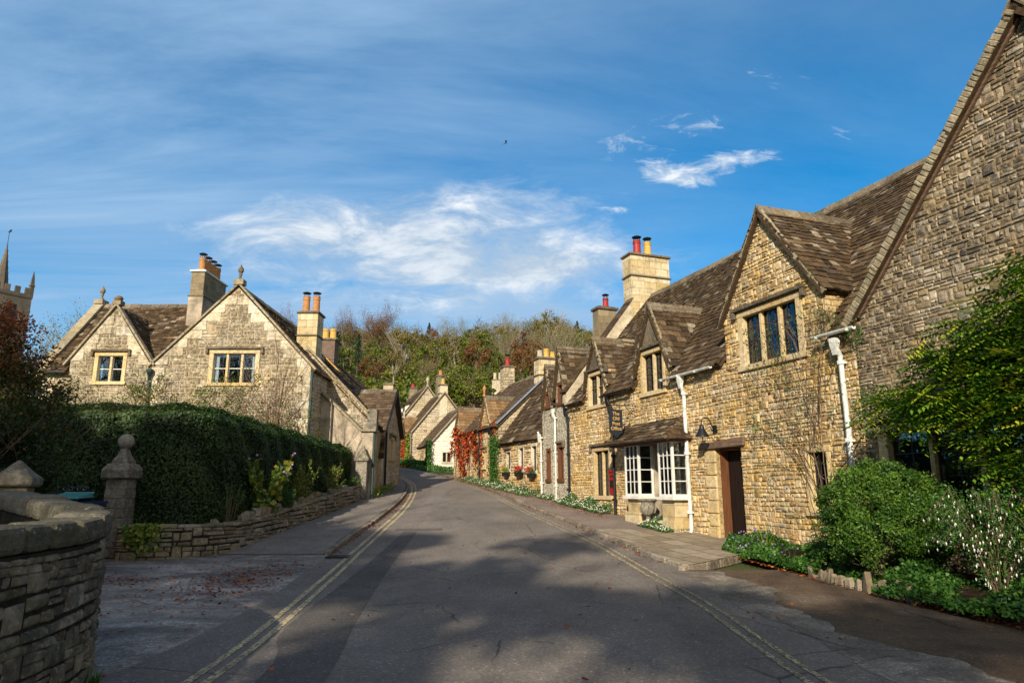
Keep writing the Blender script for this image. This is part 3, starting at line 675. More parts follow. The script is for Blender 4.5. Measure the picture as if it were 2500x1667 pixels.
window(h, F0, 9.2, 10.4, 3.6, 5, 2)
# --- tall gabled cottage with oak door
h = House('gabled_cottage', 'honey rubble cottage with three-light gable window above dark oak door', OX, RZ, 1, cat='cottage')
gp = [(-1.6, -.1), (4.12, -.3), (4.12, 4.7), (3.45, 4.7), (3.45, 5.8), (1.8, 8.05), (.15, 5.8), (.15, 4.7), (-1.6, 4.7)]
m = MB(); wall(m, F0, gp, [(.7, 2.85, 4.4, 5.82), (-.5, .47, .36, 2.62), (2.55, 3.25, 1.12, 2.5)], ch=(.05, .13), cl=(.07, .24), rel=.028, tall=.16, wob=.016)
backwall(h, (-1.6, 4.12, 7.4, 7.6, 0, 4.6)); h.B(m, 'wall', ['mortar', 'rub'])
slope(h, -1.6, 4.12, 3.75, poly=lambda L: [(-1.6, 0), (.05, 0), (.05, .55), (3.6, .55), (3.6, 0), (4.1, 0), (8.1, L), (-1.6, L)], ex=(.22, .11), tl=(.16, .32))
crossgable(h, 1.8, 1.65, 5.8, 8.1, ex=(.2, .12), tl=(.16, .34))
window(h, F0, .7, 2.85, 4.4, 5.82, 3, rows=4, cols=3, jw=.19, dep=.28, blind=False)
window(h, F0, 2.55, 3.25, 1.12, 2.5, 1, hood=False, rows=5, cols=3, jw=.12, dep=.3)
m = MB(); m.box(-.44, .41, .3, .36, .44, 2.56)
for k in range(1, 6): x = -.44+.85*k/6; m.box(x-.006, x+.006, .292, .302, .45, 2.55)
dr = h.B(m, 'door', 'door', bevel=.004)
m = MB(); m.box(.14, .3, .282, .3, 1.62, 1.7); h.B(m, 'letter_plate', 'brass', dr)
m = MB(); m.box(-.5, -.44, .1, .36, .4, 2.6); m.box(.41, .47, .1, .36, .4, 2.6); m.box(-.44, .41, .12, .36, 2.56, 2.6); h.B(m, 'door_frame', 'jamb', dr, bevel=.008)
m = MB(); m.hexa([(-1.15, -.1, 2.6), (.68, -.1, 2.63), (.68, .25, 2.63), (-1.15, .25, 2.6), (-1.15, -.07, 2.77), (.68, -.08, 2.85), (.68, .25, 2.85), (-1.15, .25, 2.77)]); h.B(m, 'lintel_beam', 'beam', bevel=.03)
m = MB(); m.box(-.75, .7, -.4, .29, .1, .39); h.B(m, 'doorstep', 'coping', bevel=.03)
m = MB()
for k in range(7): z = .42+k*.31; m.box(-.52-(.34 if k % 2 else .42), -.503, -.05, .02, z, z+.29)
h.B(m, 'quoin', 'dress', bevel=.02)
gutter(h, -2.55, -.2, -.24, 4.66)
downpipe(h, [(-1.62, -.24, 4.6), (-1.6, -.12, 4.1), (-1.6, -.1, .6), (-1.6, -.13, .5), (-1.6, -.3, .4)], .05, hopper=(-1.62, -.2, 4.62))
gutter(h, 3.3, 4.35, -.24, 4.68)
downpipe(h, [(3.8, -.24, 4.5), (3.83, -.11, 4.2), (3.86, -.1, .5)], .05, hopper=(3.8, -.2, 4.56))
# --- old post office cottage
h = House('post_office_cottage', 'honey rubble cottage with two white bay windows under one stone canopy and two small dormers', OX, RZ, -5, cat='cottage')
dorm = lambda sc, hw, zf, za: [(sc+hw, 4.7), (sc+hw, zf), (sc, za), (sc-hw, zf), (sc-hw, 4.7)]
pp = [(-9.3, .4), (-1.6, 0), (-1.6, 4.7)]+dorm(-3.28, .93, 5.25, 7.0)+dorm(-7.03, .8, 5.25, 6.72)+[(-9.3, 4.7)]
hl = [(-3.98, -2.62, 4.35, 5.72), (-7.66, -6.34, 4.35, 5.62), (-7.4, -6.1, 1.3, 3.0), (-3.5, -2.45, .5, 2.9), (-4.32, -3.5, 1.4, 2.9), (-2.45, -1.74, 1.4, 2.9)]
m = MB(); wall(m, F0, pp, hl, ch=(.05, .13), cl=(.07, .24), rel=.028, tall=.16, wob=.016)
backwall(h, (-9.3, -1.6, 7.4, 7.6, 0, 4.6)); h.B(m, 'wall', ['mortar', 'rub'])
slope(h, -9.3, -1.6, 3.75, poly=lambda L: [(-9.3, 0), (-7.9, 0), (-7.9, .4), (-6.15, .4), (-6.15, 0), (-4.3, 0), (-4.3, .4), (-2.25, .4), (-2.25, 0), (-1.6, 0), (-1.6, L), (-9.3, L)], ex=(.22, .11), tl=(.16, .32))
for sc, hw, zf, za in ((-3.28, .93, 5.25, 7.02), (-7.03, .8, 5.25, 6.74)):
    crossgable(h, sc, hw, zf, za, ex=(.24, .16), tl=(.22, .42))
    m = MB(); q = (za-.25-(5.78 if sc > -5 else 5.68)); z0 = za-.25-q; kk = (za-zf)/hw; w = (za-z0)/kk-.06
    m.face([(sc-w, -.05, z0), (sc+w, -.05, z0), (sc+.02, -.05, za-.1), (sc-.02, -.05, za-.1)]); m.box(sc-w, sc+w, -.05, .02, z0-.05, z0); h.B(m, 'gable_slate', 'ridge')
window(h, F0, -3.98, -2.62, 4.35, 5.72, 2, rows=6, cols=2)
window(h, F0, -7.66, -6.34, 4.35, 5.62, 2, rows=6, cols=2)
window(h, F0, -7.4, -6.1, 1.3, 3.0, 2, rows=5, cols=2)
gutter(h, -6.3, -4.4, -.25, 4.64, 'iron', .055)
downpipe(h, [(-5.85, -.25, 4.55), (-5.75, -.12, 4.2), (-5.72, -.1, .7)], .045, 'iron', hopper=(-5.85, -.22, 4.6))
downpipe(h, [(-9.3, -.25, 4.6), (-9.25, -.12, 4.2), (-9.22, -.1, 1.05)], .04, 'iron', hopper=(-9.3, -.2, 4.6))
gutter(h, -9.4, -8.0, -.25, 4.66, 'iron', .05)
# bays
def bay(h, a0, a1, zb):
    d0 = -.5; b = MB()
    b.box(a0+.05, a1-.05, d0+.05, .02, zb, 1.34); w = h.B(b, 'bay_plinth', 'ashlar', bevel=.015)
    b = MB(); b.box(a0-.02, a1+.02, d0-.03, .02, zb-.2, zb+.42); h.B(b, 'plinth_course', 'ashlar', w, bevel=.02)
    b = MB(); b.box(a0-.07, a1+.07, d0-.07, .02, 1.34, 1.42)
    for x in (a0, a1-.07): b.box(x, x+.07, d0, d0+.07, 1.42, 2.92)
    b.box(a1-.06, a1, -.07, 0.02, 1.42, 2.92); b.box(a0, a0+.06, -.07, .02, 1.42, 2.92)
    for z in (1.42, 2.85): b.box(a0+.07, a1-.07, d0+.003, d0+.06, z, z+.07)
    for x in (a1-.06, a0):
        for z in (1.42, 2.85): b.box(x+.004, x+.056, d0+.07, -.07, z, z+.07)
    win = h.B(b, 'bay_window', 'white', bevel=.006)
    b = MB(); n = 4 if a1-a0 > 1 else 3
    for k in range(1, n): x = a0+.07+(a1-a0-.14)*k/n; b.box(x-.014, x+.014, d0+.012, d0+.045, 1.49, 2.85)
    for k in range(1, 4): z = 1.49+1.36*k/4; b.box(a0+.07, a1-.07, d0+.014, d0+.043, z-.013, z+.013)
    for x in (a1-.045, a0+.015):
        for k in range(1, 4): z = 1.49+1.36*k/4; b.box(x, x+.028, d0+.07, -.07, z-.013, z+.013)
    h.B(b, 'glazing_bar', 'white', win)
    b = MB(); b.box(a0+.07, a1-.07, d0+.026, d0+.031, 1.49, 2.85); b.box(a1-.034, a1-.029, d0+.07, -.07, 1.49, 2.85); b.box(a0+.029, a0+.034, d0+.07, -.07, 1.49, 2.85); h.B(b, 'pane', 'glass', win)
    b = MB(); b.box(a0+.1, a1-.1, .45, .5, 1.3, 2.95); b.box(a0+.1, a1-.1, -.4, .45, 1.3, 1.41); h.B(b, 'room_interior', 'cream', win)
    b = MB(); b.box(a0+.12, a0+.3, -.3, -.25, 1.45, 2.8); h.B(b, 'curtain', 'curt', win)
bay(h, -4.32, -3.5, .55); bay(h, -2.45, -1.74, .38)
m = MB(); m.box(-3.4, -2.6, .12, .18, .55, 2.85); m.box(-3.49, -3.4, -.02, .2, .5, 2.88); m.box(-2.6, -2.46, -.02, .2, .5, 2.88); d = h.B(m, 'shop_door', 'plaster', bevel=.008)
m = MB(); m.box(-3.3, -2.7, .1, .119, 1.5, 2.7); h.B(m, 'door_pane', 'glass', d); m = MB(); m.tube([(-3.36, .08, 1.5), (-3.36, .08, 1.75)], .015, 6); h.B(m, 'handle', 'iron', d)
m = MB(); m.box(-4.95, -4.62, -.14, .02, .6, 2.9); h.B(m, 'pilaster', 'plaster', bevel=.02)
m = MB()
kc = .62/.78; c = 1/math.hypot(1, kc); s = kc*c; L = .8/c
roof(m, (0, -.8, 2.93), (1, 0, 0), (0, c, s), [(-5.15, 0), (-1.5, 0), (-1.95, L), (-4.5, L)], (.17, .13), (.2, .4), wav=.008)
c2 = .45; k2 = .64/c2; cc = 1/math.hypot(1, k2)
roof(m, (-1.48, 0, 2.93), (0, 1, 0), (-cc, 0, k2*cc), [(-.82, 0), (0.02, 0), (0.02, c2/cc), (.0, c2/cc)], (.15, .12), (.2, .35), wav=.004)
roof(m, (-5.17, 0, 2.93), (0, -1, 0), (cc*.8, 0, .76), [(-0.02, 0), (.82, 0), (.0, .82), (-.02, .82)], (.15, .12), (.2, .35), wav=.004)
cn = h.B(m, 'canopy_roof', 'tile')
m = MB(); m.box(-5.0, -1.62, -.62, -.02, 2.86, 2.925); h.B(m, 'soffit', 'beam', cn)
gutter(h, -5.15, -1.55, -.84, 2.93, 'iron', .035)
# chimney at the far gable of the post office
chimney(h, -9.95, -9.28, 2.84, 4.65, 7.6, 11.0, bands=[(10.1, .06, .06)], pots=[(-9.6, 3.35, .15, .62, 'redpot', True), (-9.6, 3.85, .14, .62, 'yelpot', True)])
m = MB(); m.box(-10, -9.23, 2.84-.01, 4.66, 8.55, 8.57)
# --- pebbledash cottage
h = House('pebbledash_cottage', 'narrow pebbledash cottage between black and white downpipes with two small dormers', OX, RZ, -10.6, cat='cottage')
np_ = [(-12.0, .9), (-9.3, .7), (-9.3, 4.75)]+[(-9.65, 4.75), (-9.65, 5.5), (-10.1, 7.0), (-10.6, 5.5), (-10.6, 4.75)]+[(-10.98, 4.75), (-10.98, 5.2), (-11.38, 6.5), (-11.8, 5.2), (-11.8, 4.75)]+[(-12.0, 4.75)]
m = MB(); wall(m, F0, np_, [(-10.4, -9.9, 1.9, 3.3), (-11.55, -11.15, 1.9, 3.2), (-10.95, -10.5, 1.2, 3.1), (-10.35, -9.85, 4.8, 5.7), (-11.6, -11.15, 4.8, 5.5)], stones=False)
backwall(h, (-12, -9.3, 7.4, 7.6, 0, 4.6)); h.B(m, 'wall', ['pebble'])
for a in ((-10.4, -9.9, 1.9, 3.3), (-11.55, -11.15, 1.9, 3.2), (-10.35, -9.85, 4.8, 5.7), (-11.6, -11.15, 4.8, 5.5)): window(h, F0, *a, 1, hood=a[2] < 2 and a[0] > -11, rows=3, fr='jamb', jw=.07)
m = MB(); m.box(-10.9, -10.55, .25, .3, 1.2, 3.05); h.B(m, 'door', 'jamb')
slope(h, -12, -9.5, 3.1, e=4.75, k=1.1, ex=(.26, .16), poly=lambda L: [(-12, 0), (-11.85, 0), (-11.85, .4), (-9.6, .4), (-9.6, 0), (-9.5, 0), (-9.5, L), (-12, L)])
crossgable(h, -10.12, .48, 5.5, 7.0, e=4.75, k=1.1, cheek='rub', ex=(.22, .16)); crossgable(h, -11.38, .42, 5.2, 6.5, e=4.75, k=1.1, cheek='rub', ex=(.22, .16))
F = frame((-9.3, 0, 0), (0, 1, 0)); m = MB(); wall(m, F, [(-.12, 4.6), (7.5, 4.6), (7.5, 5.3), (4.6, 9.05), (2.8, 9.05), (-.12, 5.15)], th=.35, stones=False); h.B(m, 'parapet_wall', 'render')
m = MB()
for k in range(22):
    a = V((-9.5, -.2, 5.17)).lerp(V((-9.5, 2.85, 9.14)), k/22); b = V((-9.5, -.2, 5.17)).lerp(V((-9.5, 2.85, 9.14)), (k+1.1)/22); m.beam(a+V((0, 0, R.uniform(-.01, .02))), b, .5, .05, up=V((0, -.8, .6)))
h.B(m, 'parapet_coping', 'tile')
downpipe(h, [(-10.5, -.22, 4.7), (-10.47, -.1, 4.3), (-10.47, -.08, 1.2)], .04, hopper=(-10.5, -.18, 4.7)); downpipe(h, [(-11.97, -.22, 3.9), (-11.93, -.1, 3.5), (-11.93, -.08, 1.45)], .04, hopper=(-11.95, -.18, 3.8))
gutter(h, -10.9, -10.45, -.22, 4.72, 'iron', .05)
chimney(h, -12.35, -11.8, 2.6, 3.5, 6.9, 9.3, mat='ashgrey', cap=.12, pots=[(-12.05, 3.1, .12, .42, 'redpot', True)])
# --- low cottage with flower boxes
h = House('low_cottage', 'low rubble cottage with long tiled roof and three windows with flower boxes', OX, RZ, -15, cat='cottage')
m = MB(); wl = [(-13.25, -12.6, 2.25, 3.5), (-14.8, -14.15, 2.35, 3.5), (-16.5, -15.85, 2.4, 3.4)]
wall(m, F0, [(-17.7, 1.2), (-12, 1.0), (-12, 3.75), (-17.7, 3.75)], wl, ch=(.09, .16), cl=(.15, .36), rel=.045); backwall(h, (-17.7, -12, 5.6, 5.8, 1, 3.7)); h.B(m, 'wall', ['mortar', 'rub'])
for i, a in enumerate(wl): window(h, F0, *a, 1, hood=False, rows=4, cols=3, fr='dressp', jw=.06)
for q in ((-13.35, -12.5, -.1, .2, 3.56, 3.68), (-14.9, -14.05, -.1, .2, 3.55, 3.66), (-16.65, -15.75, -.14, .2, 3.4, 3.5)): m = MB(); m.box(*q); h.B(m, 'lintel_beam', 'beam', bevel=.02)
slope(h, -17.7, -12, 2.7, e=3.66, k=1.28, ex=(.3, .16), tl=(.22, .5))
HLOW = h
# --- gabled pair beyond with creeper
h = House('far_gabled_cottage', 'two-storey rubble cottage with cross gable and triple-pot chimney beyond the low cottage', OX, RZ, -19, cat='cottage')
m = MB(); wall(m, F0, [(-20.7, 1.4), (-17.7, 1.2), (-17.7, 4.65), (-18.95, 4.65), (-18.95, 5.05), (-19.7, 6.2), (-20.5, 5.05), (-20.5, 4.65), (-20.7, 4.65)], [(-20.35, -19.6, 2.6, 3.6)], ch=(.12, .2), cl=(.2, .45)); backwall(h, (-20.7, -17.7, 5.8, 6, 1, 4.6)); h.B(m, 'wall', ['mortar', 'rub'])
F = frame((-17.7, 0, 0), (0, 1, 0)); m = MB(); wall(m, F, [(.0, 3.2), (6, 3.2), (6, 4.75), (3, 7.6), (0, 4.7)], ch=(.12, .2), cl=(.2, .45)); h.B(m, 'gable_wall', ['mortarp', 'far'])
window(h, F0, -20.35, -19.6, 2.6, 3.6, 2, rows=4)
slope(h, -20.7, -17.6, 3.0, e=4.6, k=.95, ex=(.28, .18), tl=(.25, .5), mat='tilefar'); crossgable(h, -19.72, .78, 5.05, 6.25, e=4.6, k=.95, mat='tiler', ex=(.22, .18), tl=(.25, .45))
finial(h, h.root, (-19.72, -.1, 6.3), .9, 'terr')
m = MB(); m.beam((-17.62, -.15, 4.72), (-17.62, 3, 7.68), .2, .06, up=V((0, -.7, .7))); h.B(m, 'lead_flashing', 'leadf')
chimney(h, -18.35, -17.68, 2.15, 3.25, 5.6, 8.1, bands=[(7.25, .05, .06)], pots=[(-18, 2.35, .13, .38, 'dressp', False), (-18, 2.7, .13, .48, 'yelpot', False), (-18, 3.05, .12, .34, 'yelpot', False)])
downpipe(h, [(-20.6, -.2, 4.6), (-20.55, -.1, 4.3), (-20.55, -.08, 2)], .05, 'iron')
downpipe(h, [(-18.6, -.2, 4.6), (-18.55, -.1, 4.3), (-18.55, -.08, 2)], .05, 'iron', hopper=(-18.6, -.2, 4.6))
h = House('creeper_cottage', 'cottage half covered in red creeper beside the bend of the road', OX, RZ, -23, cat='cottage')
m = MB(); wall(m, F0, [(-26, 1.6), (-20.7, 1.4), (-20.7, 4.75), (-24.1, 4.75), (-24.1, 4.95), (-24.9, 6.15), (-25.7, 4.95), (-25.7, 4.75), (-26, 4.75)], [(-21.7, -21.0, 2.1, 4.0), (-24.2, -23.3, 3, 3.9)], ch=(.12, .2), cl=(.2, .45)); backwall(h, (-26, -20.7, 5.8, 6, 1, 4.7), (-26, -25.7, .4, 5.8, 1, 4.7)); h.B(m, 'wall', ['mortar', 'rub'])
m = MB(); m.box(-21.65, -21.05, .2, .25, 2.1, 3.95); h.B(m, 'door', 'jamb'); window(h, F0, -24.2, -23.3, 3, 3.9, 2)
slope(h, -26, -20.7, 3.0, e=4.66, k=.95, ex=(.28, .18), tl=(.25, .5), mat='tilefar'); crossgable(h, -24.9, .8, 4.95, 6.2, e=4.66, k=.95, mat='tiler', ex=(.22, .18), tl=(.25, .45))
chimney(h, -25.4, -24.7, 2.7, 3.4, 6.6, 8.85, mat='mortar', stones=True, pots=[(-25.05, 3.05, .14, .55, 'redpot', True)])
# --- stepped houses at the bend
def step_house(name, label, C, ln, base, eave, ad, az, dw, wm=('mortarp', 'far'), rm='tilefar', gwin=None, fwin=(), fm=None, stones=True, group=None):
    h = House(name, label, C, RZ, -ln/2, group)
    G = frame((0, 0, 0), (0, 1, 0)); dw2 = 2*ad
    m = MB(); wall(m, G, [(0, base), (dw2, base), (dw2, eave), (ad, az), (0, eave)], [gwin] if gwin else [], ch=(.15, .25), cl=(.25, .6), rel=.04 if stones else .02, stones=stones, th=.35)
    h.B(m, 'gable_wall', list(wm))
    m = MB(); wall(m, F0, [(-ln, base), (0, base), (0, eave), (-ln, eave)], list(fwin), ch=(.15, .25), cl=(.25, .6), th=.35, rel=.03); backwall(h, (-ln+.3, -.36, dw2-.3, dw2, base, eave), (-ln, -ln+.3, .36, dw2, base, eave)); h.B(m, 'wall', list(fm or wm))
    k = (az-eave)/ad
    slope(h, -ln, .12, ad, e=eave-.1-.0*k, k=k*.98, mat=rm, ex=(.32, .2), tl=(.3, .55))
    m = MB()
    for q in (0, 1): m.beam((.06, (dw2+.1) if q else -.1, eave), (.06, ad, az+.09), .2, .08, up=V((0, 1 if q else -1, 1)))
    h.B(m, 'coping', 'coping')
    if gwin: window(h, G, *gwin, 2, hood=False, rows=3, fr='dressp', jw=.07)
    for a in fwin: window(h, F0, *a, 2, hood=False, rows=3, jw=.08)
    return h
h = step_house('whitewashed_cottage', 'small cottage with whitewashed gable end next to the red creeper', (-6, 51), 5.3, 2.4, 4.85, 2.35, 7.55, 4, ('whitewash', 'whitewash'), gwin=(.85, 1.6, 3.45, 4.35), fwin=[(-2, -1.1, 3.5, 4.4), (-4.8, -3.8, 3.5, 4.4)], fm=('mortar', 'rub'))
m = MB(); m.box(-3.3, -2.5, -.02, .02, 3.1, 4.5); h.B(m, 'door', 'beam')
h = step_house('stone_cottage', 'stone cottage with tall pale chimney on its gable at the bend', (-8, 55), 6, 2.6, 6.0, 2.6, 9.3, 5, fwin=[(-1.9, -1, 4, 5), (-4.5, -3.5, 4, 5)])
chimney(h, -.5, .05, 2.2, 2.85, 6.9, 9.9, bands=[(9.2, .06, .08)], mat='dressp', pots=[(-.2, 2.5, .12, .5, 'yelpot', True)])
crossgable(h, -3.0, .9, 6.1, 7.4, e=5.9, k=1.25, mat='tiler', ex=(.25, .2), tl=(.3, .5)); finial(h, h.root, (-3, -.1, 7.4), .9, 'dressp')
downpipe(h, [(.08, -.2, 5.8), (.1, -.1, 5.5), (.1, -.1, 3.2)], .06, 'ashgrey', hopper=(.08, -.15, 5.9)); gutter(h, -6, .1, -.2, 5.85, 'iron')
h = step_house('tall_gabled_house', 'tallest gabled house at the bend with finial and two roof dormers', (-9.6, 60), 7, 3, 7.6, 2.15, 10.5, 4.3, fwin=[(-2, -1, 5.6, 6.8), (-5, -4, 5.6, 6.8)])
finial(h, h.root, (.05, 2.15, 10.5), 1.4, 'dressp')
for sc in (-2.2, -4.6):
    m = MB(); m.box(sc-.6, sc+.6, .5, 1.6, 8.1, 9.1); q = h.B(m, 'dormer', 'whitewash'); m = MB(); m.box(sc-.4, sc+.4, .47, .499, 8.3, 8.95); h.B(m, 'pane', 'glass', q)
    m = MB(); roof(m, (0, .35, 9.05), (1, 0, 0), (0, .92, .38), [(sc-.75, 0), (sc+.75, 0), (sc+.75, 1.6), (sc-.75, 1.6)], (.3, .2), (.3, .5)); h.B(m, 'dormer_roof', 'tilefar', q)
chimney(h, -6.9, -6.2, 1.8, 2.5, 9.3, 11.2, mat='ashgrey', pots=[(-6.5, 2.15, .16, .4, 'redpot', False)])
chimney(h, -3.0, -2.2, 3.6, 4.3, 8.6, 11.9, mat='ashgrey', pots=[(-2.6, 3.95, .16, .5, 'terr', False)])
# roofs of houses further up the street
def backhouse(label, x, y, L, W, base, eave, az, rz, chims, rm='tilefar', wm='far'):
    h = House('distant_house', label, (x, y), rz, 0)
    m = MB(); F = frame(); wall(m, F, [(-L/2, base), (L/2, base), (L/2, eave), (-L/2, eave)], [(-L/4-.5, -L/4+.4, eave-1.7, eave-.6), (L/4-.5, L/4+.4, eave-1.7, eave-.6)], stones=False, th=.3)
    for xx, q in ((L/2, 1), (-L/2, -1)):
        F = frame((xx, 0, 0), (0, q, 0)); p = [(0, base), (W, base), (W, eave), (W/2, az), (0, eave)]
        wall(m, F, p if q > 0 else [(-a, b) for a, b in reversed(p)], stones=False, th=.3)
    h.B(m, 'wall', wm)
    for c in (-L/4, L/4):
        window(h, frame(), c-.5, c+.4, eave-1.7, eave-.6, 2, hood=False, rows=2)
    slope(h, -L/2-.1, L/2+.1, W/2, e=eave-.05, k=(az-eave)/(W/2), mat=rm, ex=(.4, .3), tl=(.4, .8))
    for c in chims: chimney(h, *c)
    return h
backhouse('dark roofed distant house with cluster of chimneys above the creeper cottage roofs', -6.3, 88, 8, 6, 5, 10.3, 14.0, -.3, [(-3.6, -2.9, 2.6, 3.3, 12.5, 15.2, (), 'ashgrey', 'ridge', .09, [(-3.3, 2.95, .16, .5, 'redpot', False)]), (-2.0, -1.3, 2.6, 3.3, 12.5, 15.4, (), 'ashgrey', 'ridge', .09, [(-1.7, 2.95, .16, .6, 'ashgrey', False)]), (.6, 1.2, 2.6, 3.3, 12, 15.0, (), 'redpot', 'ridge', .09), (3.0, 4.4, 2.6, 3.6, 12, 15.6, (), 'dressp', 'ridge', .09, [(3.3, 3, .2, .9, 'dressp', False), (4.0, 3, .2, .9, 'dressp', False)])])
h = House('ruined_tower', 'small pale stone tower half hidden among the trees on the hill', (-7.6, 101), -.4, 0, cat='tower')
F = frame(); m = MB(); wall(m, F, [(-.7, 12), (.7, 12), (.7, 17.9), (.35, 17.9), (.35, 17.4), (-.2, 17.4), (-.2, 18.1), (-.7, 18.1)], [(-.2, .15, 15.6, 16.8)], stones=False, th=.4); h.B(m, 'wall', 'far')
backwall(h, (-.7, -.3, .41, 1.4, 12, 17.6), (.3, .7, .41, 1.4, 12, 17.8), (-.7, .7, 1.41, 1.8, 12, 18), name='side_wall', mat='far')

# ------------------------------------------------------------------ left hand side
h = House('large_cottage', 'large pale stone cottage with two gables and ball finials behind the hedge', (0, 26), 0, -13, cat='house')
lp = [(-18.1, 1), (-7.75, 1), (-7.75, 6.2), (-10.83, 9.42), (-13.86, 6.3), (-13.96, 6.3), (-15.55, 8.6), (-17.08, 6.45), (-17.08, 6.05), (-18.1, 6.05)]
lw = [(-11.72, -9.76, 5.5, 6.88), (-16.15, -14.9, 5.55, 6.78)]
m = MB(); wall(m, F0, lp, lw, ch=(.1, .17), cl=(.2, .5), rel=.022, wob=.008, gap=.01); FR = frame((-7.75, 0, 0), (0, 1, 0))
backwall(h, (-18.1, -17.7, .41, 7.8, 1, 6), (-18.1, -7.75, 8.01, 8.2, 1, 6)); h.B(m, 'wall', ['mortarp', 'pale'])
m = MB(); wall(m, FR, [(0, 1), (8, 1), (8, 6.15), (0, 6.15)], ch=(.1, .17), cl=(.16, .4), rel=.03); h.B(m, 'side_wall', ['mortar', 'far'])
m = MB()   # quoins stepping up the gables
for (x0, z0, x1, z1, sg, n) in ((-7.75, 6.2, -10.83, 9.42, -1, 9), (-13.86, 6.3, -10.83, 9.42, 1, 9), (-17.08, 6.45, -15.55, 8.6, 1, 6), (-13.96, 6.3, -15.55, 8.6, -1, 6)):
    for k in range(n):
        t0, t1 = k/n, (k+1)/n; xa, xb = x0+(x1-x0)*t0, x0+(x1-x0)*t1; za, zb = z0+(z1-z0)*t0, z0+(z1-z0)*t1-.012; w = min((.42 if k % 2 else .22), abs(x1-xb)-.01)
        if w < .04: continue
        p = [(xa, za), (xb, zb), (xb+sg*w, zb), (xa+sg*(w+abs(xb-xa)), za)] if True else 0
        p = [(xa, za), (xb+sg*w, za), (xb+sg*w, zb), (xb, zb)]
        if sg < 0: p = p[::-1]
        q = [(a, -.03, b) for a, b in p]; m.face(q, 0); rr = m.r[-1]
        for i in range(4): a, b = q[i], q[(i+1) % 4]; m.face([a, (a[0], .01, a[2]), (b[0], .01, b[2]), b], 0, rr)
for (x, sg, n, zt) in ((-7.75, -1, 16, 6.2), (-13.9, 1, 16, 6.2), (-18.1, 1, 16, 6.0)):
    for k in range(n): w = .5 if k % 2 else .28; z = 1+(zt-1)*k/n; m.box(min(x, x+sg*w), max(x, x+sg*w), -.032, .01, z, z+(zt-1)/n-.012)
h.B(m, 'quoin', 'dressp', bevel=.008)
kL = 3.2/3.06; c = 1/math.hypot(1, kL); s = kL*c
m = MB(); L = 3.2/c
roof(m, (-7.6, 0, 6.08), (0, 1, 0), (-c, 0, s), [(.02, 0), (8, 0), (8, L), (.02, L)], (.26, .14), (.18, .36))
roof(m, (-14.05, 0, 6.08), (0, -1, 0), (c, 0, s), [(-.05, 0), (-.02, 0), (-.02, L), (-3.2, L)], (.26, .14), (.18, .36))
o = h.B(m, 'roof', 'tile'); m = MB(); ridge(m, (-10.8, .1, 9.5), (-10.8, 8, 9.5)); h.B(m, 'ridge_cap', 'ridge', o)
slope(h, -18.1, -13.9, 3.1, e=6.0, k=1.06, poly=lambda L: [(-18.05, 0), (-17.1, 0), (-17.1, .6), (-14, .6), (-13.9, 0.1), (-10.9, L), (-18.05, L)], ex=(.24, .13), tl=(.17, .34), name='wing_roof')
# small gable roof
zf, za, sc, hw = 6.42, 8.6, -15.53, 1.56; kk = (za-zf)/hw; cc = 1/math.hypot(1, kk); ss = kk*cc; LL = hw/cc; df = lambda z: (z-6.0)/1.06-.18+.05
m = MB(); roof(m, (sc+hw, 0, zf), (0, 1, 0), (-cc, 0, ss), [(.03, 0), (df(zf), 0), (df(za), LL), (.03, LL)], (.22, .14), (.16, .34)); roof(m, (sc-hw, 0, zf), (0, -1, 0), (cc, 0, ss), [(-df(zf), 0), (-.03, 0), (-.03, LL), (-df(za), LL)], (.22, .14), (.16, .34))
o = h.B(m, 'gable_roof', 'tile')
m = MB()
def cop(m, p0, p1, n, w=.26, t=.08, e=.0):
    p0 = V(p0); p1 = V(p1)
    for k in range(n): m.beam(p0.lerp(p1, k/n+.002), p0.lerp(p1, (k+1)/n-.002), w, t, up=V((-(p1-p0).z, 0, (p1-p0).x)) if abs((p1-p0).x) > .1 else V((0, -1, 1)))
cop(m, (-7.55, .02, 6.1), (-10.8, .02, 9.55), 5); cop(m, (-14.05, .02, 6.22), (-10.8, .02, 9.55), 5)
m.box(-11.0, -10.6, -.15, .2, 9.5, 9.72); h.B(m, 'coping', 'coping', bevel=.015); m = MB()
cop(m, (-17.3, .02, 6.28), (-15.53, .02, 8.72), 4); cop(m, (-13.8, .02, 6.28), (-15.53, .02, 8.72), 4); m.box(-15.7, -15.36, -.12, .2, 8.68, 8.86); h.B(m, 'coping', 'coping', bevel=.015); m = MB()
for k in range(5):
    a = V((-18.15, -.15, 6.05)).lerp(V((-18.15, 3.1, 9.6)), k/5); b = V((-18.15, -.15, 6.05)).lerp(V((-18.15, 3.1, 9.6)), (k+1)/5-.003); m.beam(a, b, .42, .12, up=V((0, -.7, .7)))
m.box(-18.4, -17.95, -.25, .35, 5.82, 6.04)
m.box(-18.35, -17.95, 2.9, 3.4, 9.55, 9.75); h.B(m, 'coping', 'coping', bevel=.015)
finial(h, h.root, (-10.8, .02, 9.7), .95); finial(h, h.root, (-18.15, 3.15, 9.75), .95)
m = MB(); m.lathe((-15.53, .02, 8.84), [(.1, 0), (.14, .05), (.17, .12), (.12, .2), (.02, .24)], 12); h.B(m, 'finial', 'ridge', smooth=True)
window(h, F0, *lw[0], 3, rows=2, cols=1, jw=.17, lead='white', blind=True, bar=.014); window(h, F0, *lw[1], 2, rows=2, cols=1, jw=.15, lead='white', bar=.014)
chimney(h, -13.72, -13.16, 2.0, 4.2, 7.6, 10.7, bands=[(9.6, .06, .07)], mat='ashgrey', capm='white', cap=.08, pots=[(-13.44, 2.3+.5*k, .13, .62, 'terr', True) for k in range(4)])
m = MB(); m.box(-13.75, -13.13, 1.97, 4.23, 7.6, 9.6); h.B(m, 'chimney_base', 'plaster')
